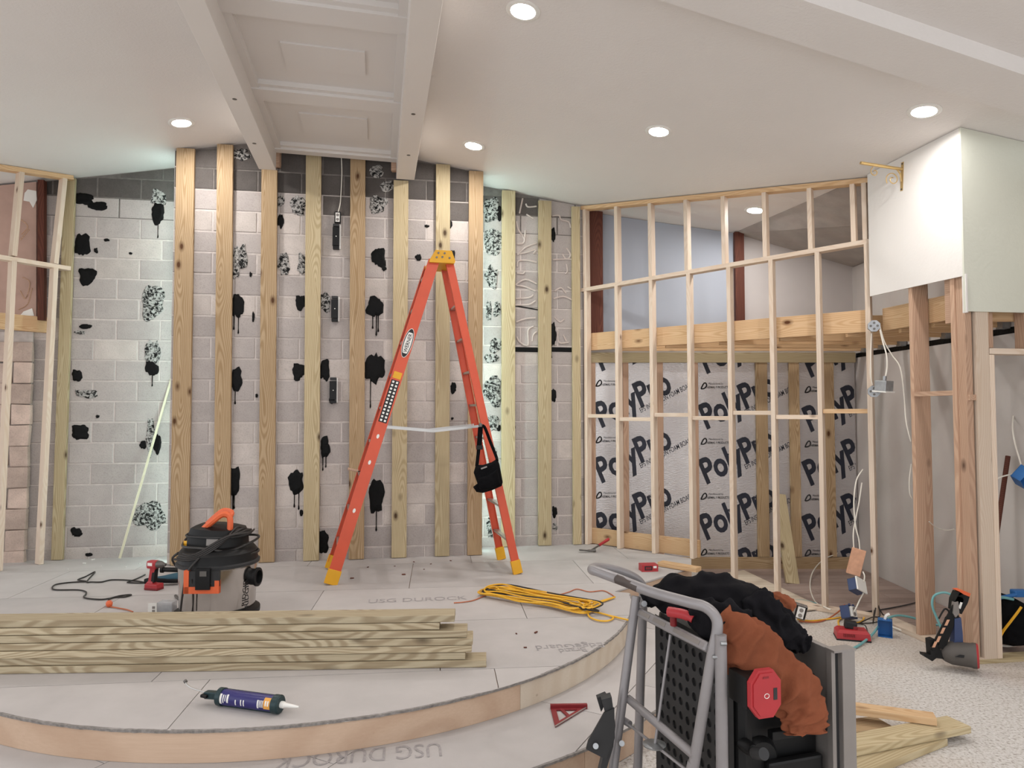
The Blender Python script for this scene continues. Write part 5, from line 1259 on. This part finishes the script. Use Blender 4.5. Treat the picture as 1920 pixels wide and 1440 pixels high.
# ================================================================== CLUTTER BY THE BAY
# battery charger with a battery
p = onz(1600, 1201, 0); ch = empty('battery_charger', p, 'red battery charger with a black battery on the carpet', 'charger')
K = Matrix.Translation(p) @ Matrix.Rotation(-.28, 4, 'Z')
loftbox('base', [(0, .002, .118, .075), (0, .055, .115, .07), (0, .075, .095, .055)], M['red'], ch, K @ Matrix.Translation((0, .05, 0)))
mk('foot_strip', boxv((-.12, -.028, .001), (.12, .128, .012)), BOXF, M['print_black'], ch, K)
for i in range(6): mk('vent', boxv((-.07 + i * .014, -.0285, .03), (-.062 + i * .014, -.02, .052)), BOXF, M['red_dark'], ch, K)
vs, fs = bevbox(.085, .07, .055, .01); bt = mk('battery', [v + V((-.02, .06, .1)) for v in vs], fs, M['print_black'], ch, K @ Matrix.Rotation(.12, 4, 'Y'))
vs, fs = bevbox(.03, .072, .025, .004); mk('battery_latch', [v + V((.02, .06, .085)) for v in vs], fs, M['red_dark'], ch, K)
tube('charger_cord', [onz(x, y, 0) + Z3 * z for x, y, z in ((1628, 1196, .02), (1622, 1182, .04), (1605, 1174, .02), (1632, 1170, .008), (1655, 1166, .008))], .004, M['black_cord'], ch, 6)
# black plug cable and blue boxes
oncord('power_cord', [(1612, 1170), (1635, 1166, .03), (1650, 1168, .05), (1645, 1160, .12), (1637, 1175, .02), (1643, 1158, .1), (1655, 1162, .04), (1668, 1166)], .005, M['black_cord'], 'tangled black cord between the charger and the blue box', 'cord', 0)
def ebox(name, p, rz, sz, mat, lab, tilt=(0, 0), face_mat=None):
    e = empty(name, p, lab, 'electrical box'); Mx = Matrix.Translation(p) @ Matrix.Rotation(rz, 4, 'Z') @ Matrix.Rotation(tilt[0], 4, 'X') @ Matrix.Rotation(tilt[1], 4, 'Y')
    w, d, h = sz; t = .003
    # open box: five walls
    vs = boxv((-w / 2, -d / 2, 0), (w / 2, d / 2, h)); vi = boxv((-w / 2 + t, -d / 2 - .0001, t), (w / 2 - t, d / 2 - t, h - t))
    for nm, lo, hi in (('side', (-w / 2, -d / 2, 0), (-w / 2 + t, d / 2, h)), ('side', (w / 2 - t, -d / 2, 0), (w / 2, d / 2, h)), ('side', (-w / 2, -d / 2, 0), (w / 2, d / 2, t)), ('side', (-w / 2, -d / 2, h - t), (w / 2, d / 2, h)), ('back', (-w / 2, d / 2 - t, 0), (w / 2, d / 2, h))):
        mk(nm, boxv(lo, hi), BOXF, M[mat], e, Mx)
    for s in (-1, 1): mk('ear', boxv((s * w / 4 - .008, -d / 2, h), (s * w / 4 + .008, -d / 2 + .012, h + .012)), BOXF, M[mat], e, Mx)
    return e, Mx
def sockets(e, Mx, w, h, d):
    pl = mk('outlet', boxv((-w * .3, -d / 2 - .012, h * .1), (w * .3, -d / 2 + .01, h * .9)), BOXF, M['white'], e, Mx)
    for k in (.3, .7): lathe('socket', [(0, 0), (.016, .0), (.016, .004), (0, .005)], Mx @ Matrix.Translation((0, -d / 2 - .012, h * k)) @ Matrix.Rotation(math.pi / 2, 4, 'X'), M['cast'], pl, 14)
e, Mx = ebox('electrical_box', onz(1660, 1193, 0), -.5, (.1, .075, .13), 'blue', 'upright blue plastic electrical box on the carpet beside the charger')
tube('label_flap', [Mx @ V(q) for q in ((.0, 0, .13), (.01, 0, .16), (.03, .01, .17))], .012, M['white'], e, 4)
e, Mx = ebox('electrical_box', onz(1593, 1160, .04), .6, (.1, .08, .1), 'navy', 'navy electrical box with an outlet resting on the sole plate', (-.35, .3)); sockets(e, Mx, .1, .1, .08)
e, Mx = ebox('electrical_box', onz(1497, 1158, .04), -.3, (.09, .08, .11), 'cast', 'grey electrical box with an outlet beside the jacket cuff', (0, .25)); sockets(e, Mx, .09, .11, .08)
ep = ony(1608, 1110, 5.75); e, Mx = ebox('electrical_box', ep, .7, (.12, .08, .1), 'navy', 'navy electrical box with a cream cover hanging by the corner stud', (-.4, .5))
mk('cover_plate', boxv((-.075, -.052, -.01), (.055, -.04, .1)), BOXF, M['white'], e, Mx)
# wooden block hanging on cables
q = ony(1606, 1053, 5.86); wbk = board('wood_block', ony(1600, 1078, 5.84), ony(1612, 1030, 5.84), .105, .04, V((-.3, -1, 0)), M['pinkwood'], bev=.004); tag(wbk, 'raw wooden block hanging on white cables by the corner stud', 'block')
def cable(pts, lab, r=.0055, mat='white_cable', cat='cable'):
    o = tube('cable', [ony(x, y, Y) for x, y, Y in pts], r, M[mat], None, 6, 6); tag(o, lab, cat); return o
cable([(1618, 880, 5.95), (1606, 900, 5.93), (1601, 940, 5.9), (1604, 985, 5.88), (1610, 1010, 5.86), (1612, 1032, 5.85)], 'white cable hanging beside the corner stud to the wooden block')
cable([(1616, 905, 5.96), (1610, 945, 5.93), (1604, 975, 5.92), (1600, 1000, 5.9), (1601, 1030, 5.88)], 'second white cable hanging behind the one that holds the wooden block')
oncord('cable', [(1594, 1050, .28), (1575, 1066, .18), (1545, 1071, .12), (1524, 1085, .06), (1519, 1105, .01), (1528, 1130, .005), (1545, 1148, .04), (1558, 1154, .04)], .006, M['white_cable'], 'white cable looping round a stud foot inside the bay', 'cable', 0)
cable([(1618, 1072, 5.78), (1621, 1080, 5.76), (1620, 1090, 5.76)], 'short white cable between the wooden block and the navy box')
cable([(1619, 1112, 5.74), (1612, 1125, 5.72), (1606, 1138, 5.7), (1602, 1146, 5.66)], 'white cable hanging from the cream-covered box to the floor box')
# yellow and orange cords on the floor
oncord('extension_cord', [(1495, 1163), (1520, 1166), (1550, 1163), (1580, 1158), (1600, 1150, .02), (1620, 1160), (1605, 1170), (1585, 1160), (1572, 1166), (1576, 1178), (1590, 1180)], .0065, M['yellow_cord'], 'yellow cord lying along the sole plate behind the jacket', 'cord', .002)
oncord('extension_cord', [(1498, 1167), (1530, 1168), (1552, 1162), (1574, 1154, .03), (1584, 1149, .06)], .006, M['orange_cord'], 'orange cord plugged into the navy floor box', 'cord', .002)
oncord('air_hose', [(1492, 1126), (1515, 1128), (1540, 1136), (1568, 1143), (1588, 1150)], .005, M['hose'], 'thin green hose on the bay floor left of the corner stud', 'hose', .012)
oncord('air_hose', [(1600, 1152), (1645, 1146), (1690, 1138), (1722, 1130), (1760, 1118)], .006, M['char'], 'dark hose lying across the brown bay floor', 'hose', .014)
hs = oncord('air_hose', [(1540, 1226), (1576, 1224), (1605, 1216), (1635, 1198, .02), (1655, 1183, .06), (1680, 1176, .08), (1710, 1177, .07), (1745, 1184, .05), (1768, 1188, .05)], .009, M['hose'], 'pale teal air hose curving over the carpet from the nail gun', 'hose', 0, None, 8)
tube('hose_loop', [ony(x, y, Y) for x, y, Y in ((1768, 1184, 4.86), (1757, 1160, 4.9), (1748, 1135, 4.92), (1752, 1117, 4.92), (1770, 1111, 4.88), (1786, 1117, 4.84), (1794, 1130, 4.80))], .008, M['hose'], hs, 8, 6)
oncord('cable', [(1672, 1182, .02), (1700, 1188), (1725, 1197), (1752, 1204)], .007, M['white_cable'], 'white cable on the carpet along the brown stud wall', 'cable', .0)
# framing nail gun
Yn = 4.74; ng = empty('nail_gun', onz(1790, 1248, 0), 'black and grey framing nail gun with red caps leaning on the studs', 'nail gun')
c0, c1 = ony(1768, 1222, Yn + .02), ony(1831, 1230, Yn - .08)
lathe('body', [(.045, -.01), (.06, .01), (.075, .05), (.078, .16), (.082, .17), (.082, .19)], along(c0, c1), M['grey_rubber'], ng, 24)
L_ = (c1 - c0).length
lathe('end_cap', [(.082, 0), (.074, .012), (0, .014)], along(c0 + (c1 - c0).normalized() * .19, c1 + (c1 - c0)), M['red'], ng, 24)
pxprism('nose', [(1743, 1200), (1752, 1198), (1764, 1218), (1770, 1236), (1756, 1234), (1748, 1240), (1733, 1231), (1732, 1226), (1745, 1228)], Yn - .02, .05, M['black'], ng)
hg = pxprism('handle', [(1790, 1160), (1802, 1158), (1805, 1185), (1806, 1205), (1809, 1214), (1787, 1216), (1790, 1200)], Yn - .025, .05, M['navy'], ng)
pxprism('magazine', [(1745, 1216), (1751, 1220), (1812, 1118), (1800, 1110)], Yn - .03, .012, M['black'], ng)
mg = pxprism('magazine', [(1758, 1216), (1772, 1218), (1790, 1170), (1800, 1160), (1797, 1152), (1780, 1160)], Yn - .02, .045, M['black'], ng)
for (x, y) in ((1760, 1196), (1768, 1180), (1776, 1165), (1753, 1206)): pxprism('magazine_window', [(x - 5, y + 8), (x, y + 8), (x + 5, y - 3), (x, y - 3)], Yn - .034, .003, M['pinkwood'], ng)
pxprism('magazine_end', [(1790, 1125), (1797, 1110), (1819, 1116), (1815, 1130), (1803, 1152), (1788, 1145)], Yn - .03, .06, M['black'], ng)
pxprism('red_cap', [(1797, 1108), (1806, 1107), (1820, 1113), (1818, 1119), (1808, 1115)], Yn - .035, .07, M['orange'], ng)
pxprism('air_plug', [(1790, 1130), (1797, 1128), (1799, 1150), (1792, 1158), (1787, 1150)], Yn - .04, .03, M['cast'], ng)
tube('belt_hook', [ony(x, y, Yn - .03) for x, y in ((1760, 1160), (1770, 1143), (1776, 1143), (1780, 1148))], .006, M['black'], ng, 6)
pxprism('brand_patch', [(1791, 1232), (1800, 1228), (1813, 1229), (1812, 1234)], Yn - .108, .004, M['print_black'], ng)
pxprism('lettering_patch', [(1797, 1140), (1801, 1129), (1805, 1130), (1801, 1142)], Yn - .036, .003, M['white'], ng)
# black tool bag and blue handle at the right edge
bg = empty('tool_bag', onz(1905, 1215, 0), 'black tool bag heaped behind the doorway at the right edge', 'bag')
def lump(nm, pp, Y, T, mat, par, bl): return pillow(nm, pp, Y, T, mat, par, bl)
lump('bag', [(1866, 1122), (1885, 1118), (1905, 1122), (1921, 1130), (1921, 1200), (1915, 1212), (1900, 1213), (1876, 1208), (1868, 1180)], 5.02, .16, M['black_fabric'], bg, .09)
tube('strap', [ony(x, y, 4.89) for x, y in ((1872, 1203), (1880, 1185), (1895, 1165), (1908, 1148), (1915, 1138))], .009, M['yellow'], bg, 6)
bh = empty('blue_clamp', ony(1905, 1122, 4.98), 'blue tool handle lying on top of the black bag', 'hand tool')
rod('handle', ony(1870, 1122, 5.0), ony(1905, 1115, 5.0), .014, M['blue'], bh, 10); vs, fs = bevbox(.1, .06, .05, .01); mk('head', vs, fs, M['blue'], bh, Matrix.Translation(ony(1911, 1112, 5.02)))
tube('hose_piece', [ony(x, y, 4.98) for x, y in ((1868, 1119), (1885, 1121), (1900, 1124))], .01, M['hose'], bh, 6)
oncord('cable', [(1864, 1200), (1880, 1213), (1905, 1212), (1925, 1205), (1940, 1200)], .007, M['white_cable'], 'white cable on the floor in the doorway at the right edge', 'cable', .04)
# stick leaning in the doorway
a = ony(1866, 1020, 5.45); b = ony(1890, 855, 5.6)
a = ony(1866, 1020, 5.22); b = ony(1890, 855, 5.27); a = b + (a - b) * ((b.z - .03) / (b.z - a.z))
tag(rod('broom_handle', a, b, .017, M['wood_rust'], None, 12), 'dark brown wooden stick leaning against the wall behind the doorway', 'stick')
e, Mx = ebox('electrical_box', ony(1908, 905, 5.0), .5, (.16, .07, .11), 'blue', 'blue electrical box hanging on white cables at the right edge', (.5, .5))
cable([(1858, 905, 4.95), (1875, 895, 4.98), (1895, 890, 5.0), (1905, 892, 5.0)], 'white cable stretched from the doorway trimmer to the blue box')
cable([(1916, 890, 5.0), (1914, 870, 5.02), (1904, 835, 5.1), (1899, 805, 5.2), (1900, 780, 5.3)], 'white cable rising from the blue box up the grey wall')
# metal boxes and cables by the corner stud
def octbox(p, n, lab, r=.05):
    e = empty('junction_box', p, lab, 'junction box'); Mx = Matrix.Translation(p) @ frame(V((0, 0, 1)).cross(V(n)), n)
    prism('box', [(r * math.cos(math.radians(22.5 + 45 * i)), r * math.sin(math.radians(22.5 + 45 * i))) for i in range(8)], .04, Mx, M['zinc'], e)
    for i in range(4): lathe('knockout', [(0, .041), (.01, .041), (.01, .043), (0, .0435)], Mx @ Matrix.Translation((.025 * math.cos(i * 1.571), .025 * math.sin(i * 1.571), 0)), M['iron'], e, 10)
octbox(ony(1638, 612, 5.75), (-.4, -1, 0), 'round metal junction box fixed high beside the corner stud')
octbox(ony(1638, 734, 5.75), (-.4, -1, 0), 'round metal junction box low beside the hanging square box')
sqp = ony(1657, 728, 5.6); e = empty('junction_box', sqp, 'square metal box hanging on a cable in front of the drywall', 'junction box')
Q = Matrix.Translation(sqp) @ Matrix.Rotation(.5, 4, 'Z') @ Matrix.Rotation(.1, 4, 'X')
vs, fs = bevbox(.1, .1, .085, .006); mk('box', [v + V((0, 0, .02)) for v in vs], fs, M['zinc'], e, Q); mk('cover', boxv((-.06, -.06, -.032), (.06, .06, -.022)), BOXF, M['white'], e, Q)
rod('connector', Q @ V((0, 0, .06)), Q @ V((0, 0, .1)), .016, M['zinc'], e, 12)
cable([(1650, 618, 5.7), (1655, 640, 5.68), (1662, 665, 5.62), (1663, 690, 5.6), (1659, 712, 5.6)], 'grey cable dropping to the hanging square metal box', .006)
cable([(1650, 612, 5.72), (1658, 640, 5.7), (1672, 665, 5.66), (1688, 690, 5.6), (1695, 740, 5.56), (1699, 790, 5.5), (1708, 828, 5.42)], 'long white cable sweeping from the round box to the brown stud', .005)
cable([(1709, 870, 5.42), (1705, 900, 5.42), (1706, 925, 5.42), (1711, 935, 5.42)], 'white cable loop on the left side of the brown stud', .0045)
cable([(1742, 978, 5.3), (1757, 990, 5.35), (1775, 994, 5.35), (1790, 992, 5.3)], 'white cable sagging between the two brown studs', .004)
cable([(1634, 625, 5.74), (1633, 660, 5.74), (1632, 700, 5.74), (1636, 722, 5.74)], 'white cable joining the two round metal boxes', .004)
# two boards leaning in the bay
tag(board('leaning_board', V((ony(1487, 1078, 7.0).x, 7.0, .016)), ony(1462, 926, YB - .1), .13, .035, V((0, -1, .3)), M['wood_treated'], bev=.003), 'short treated board leaning against the insulation in the bay', 'board')
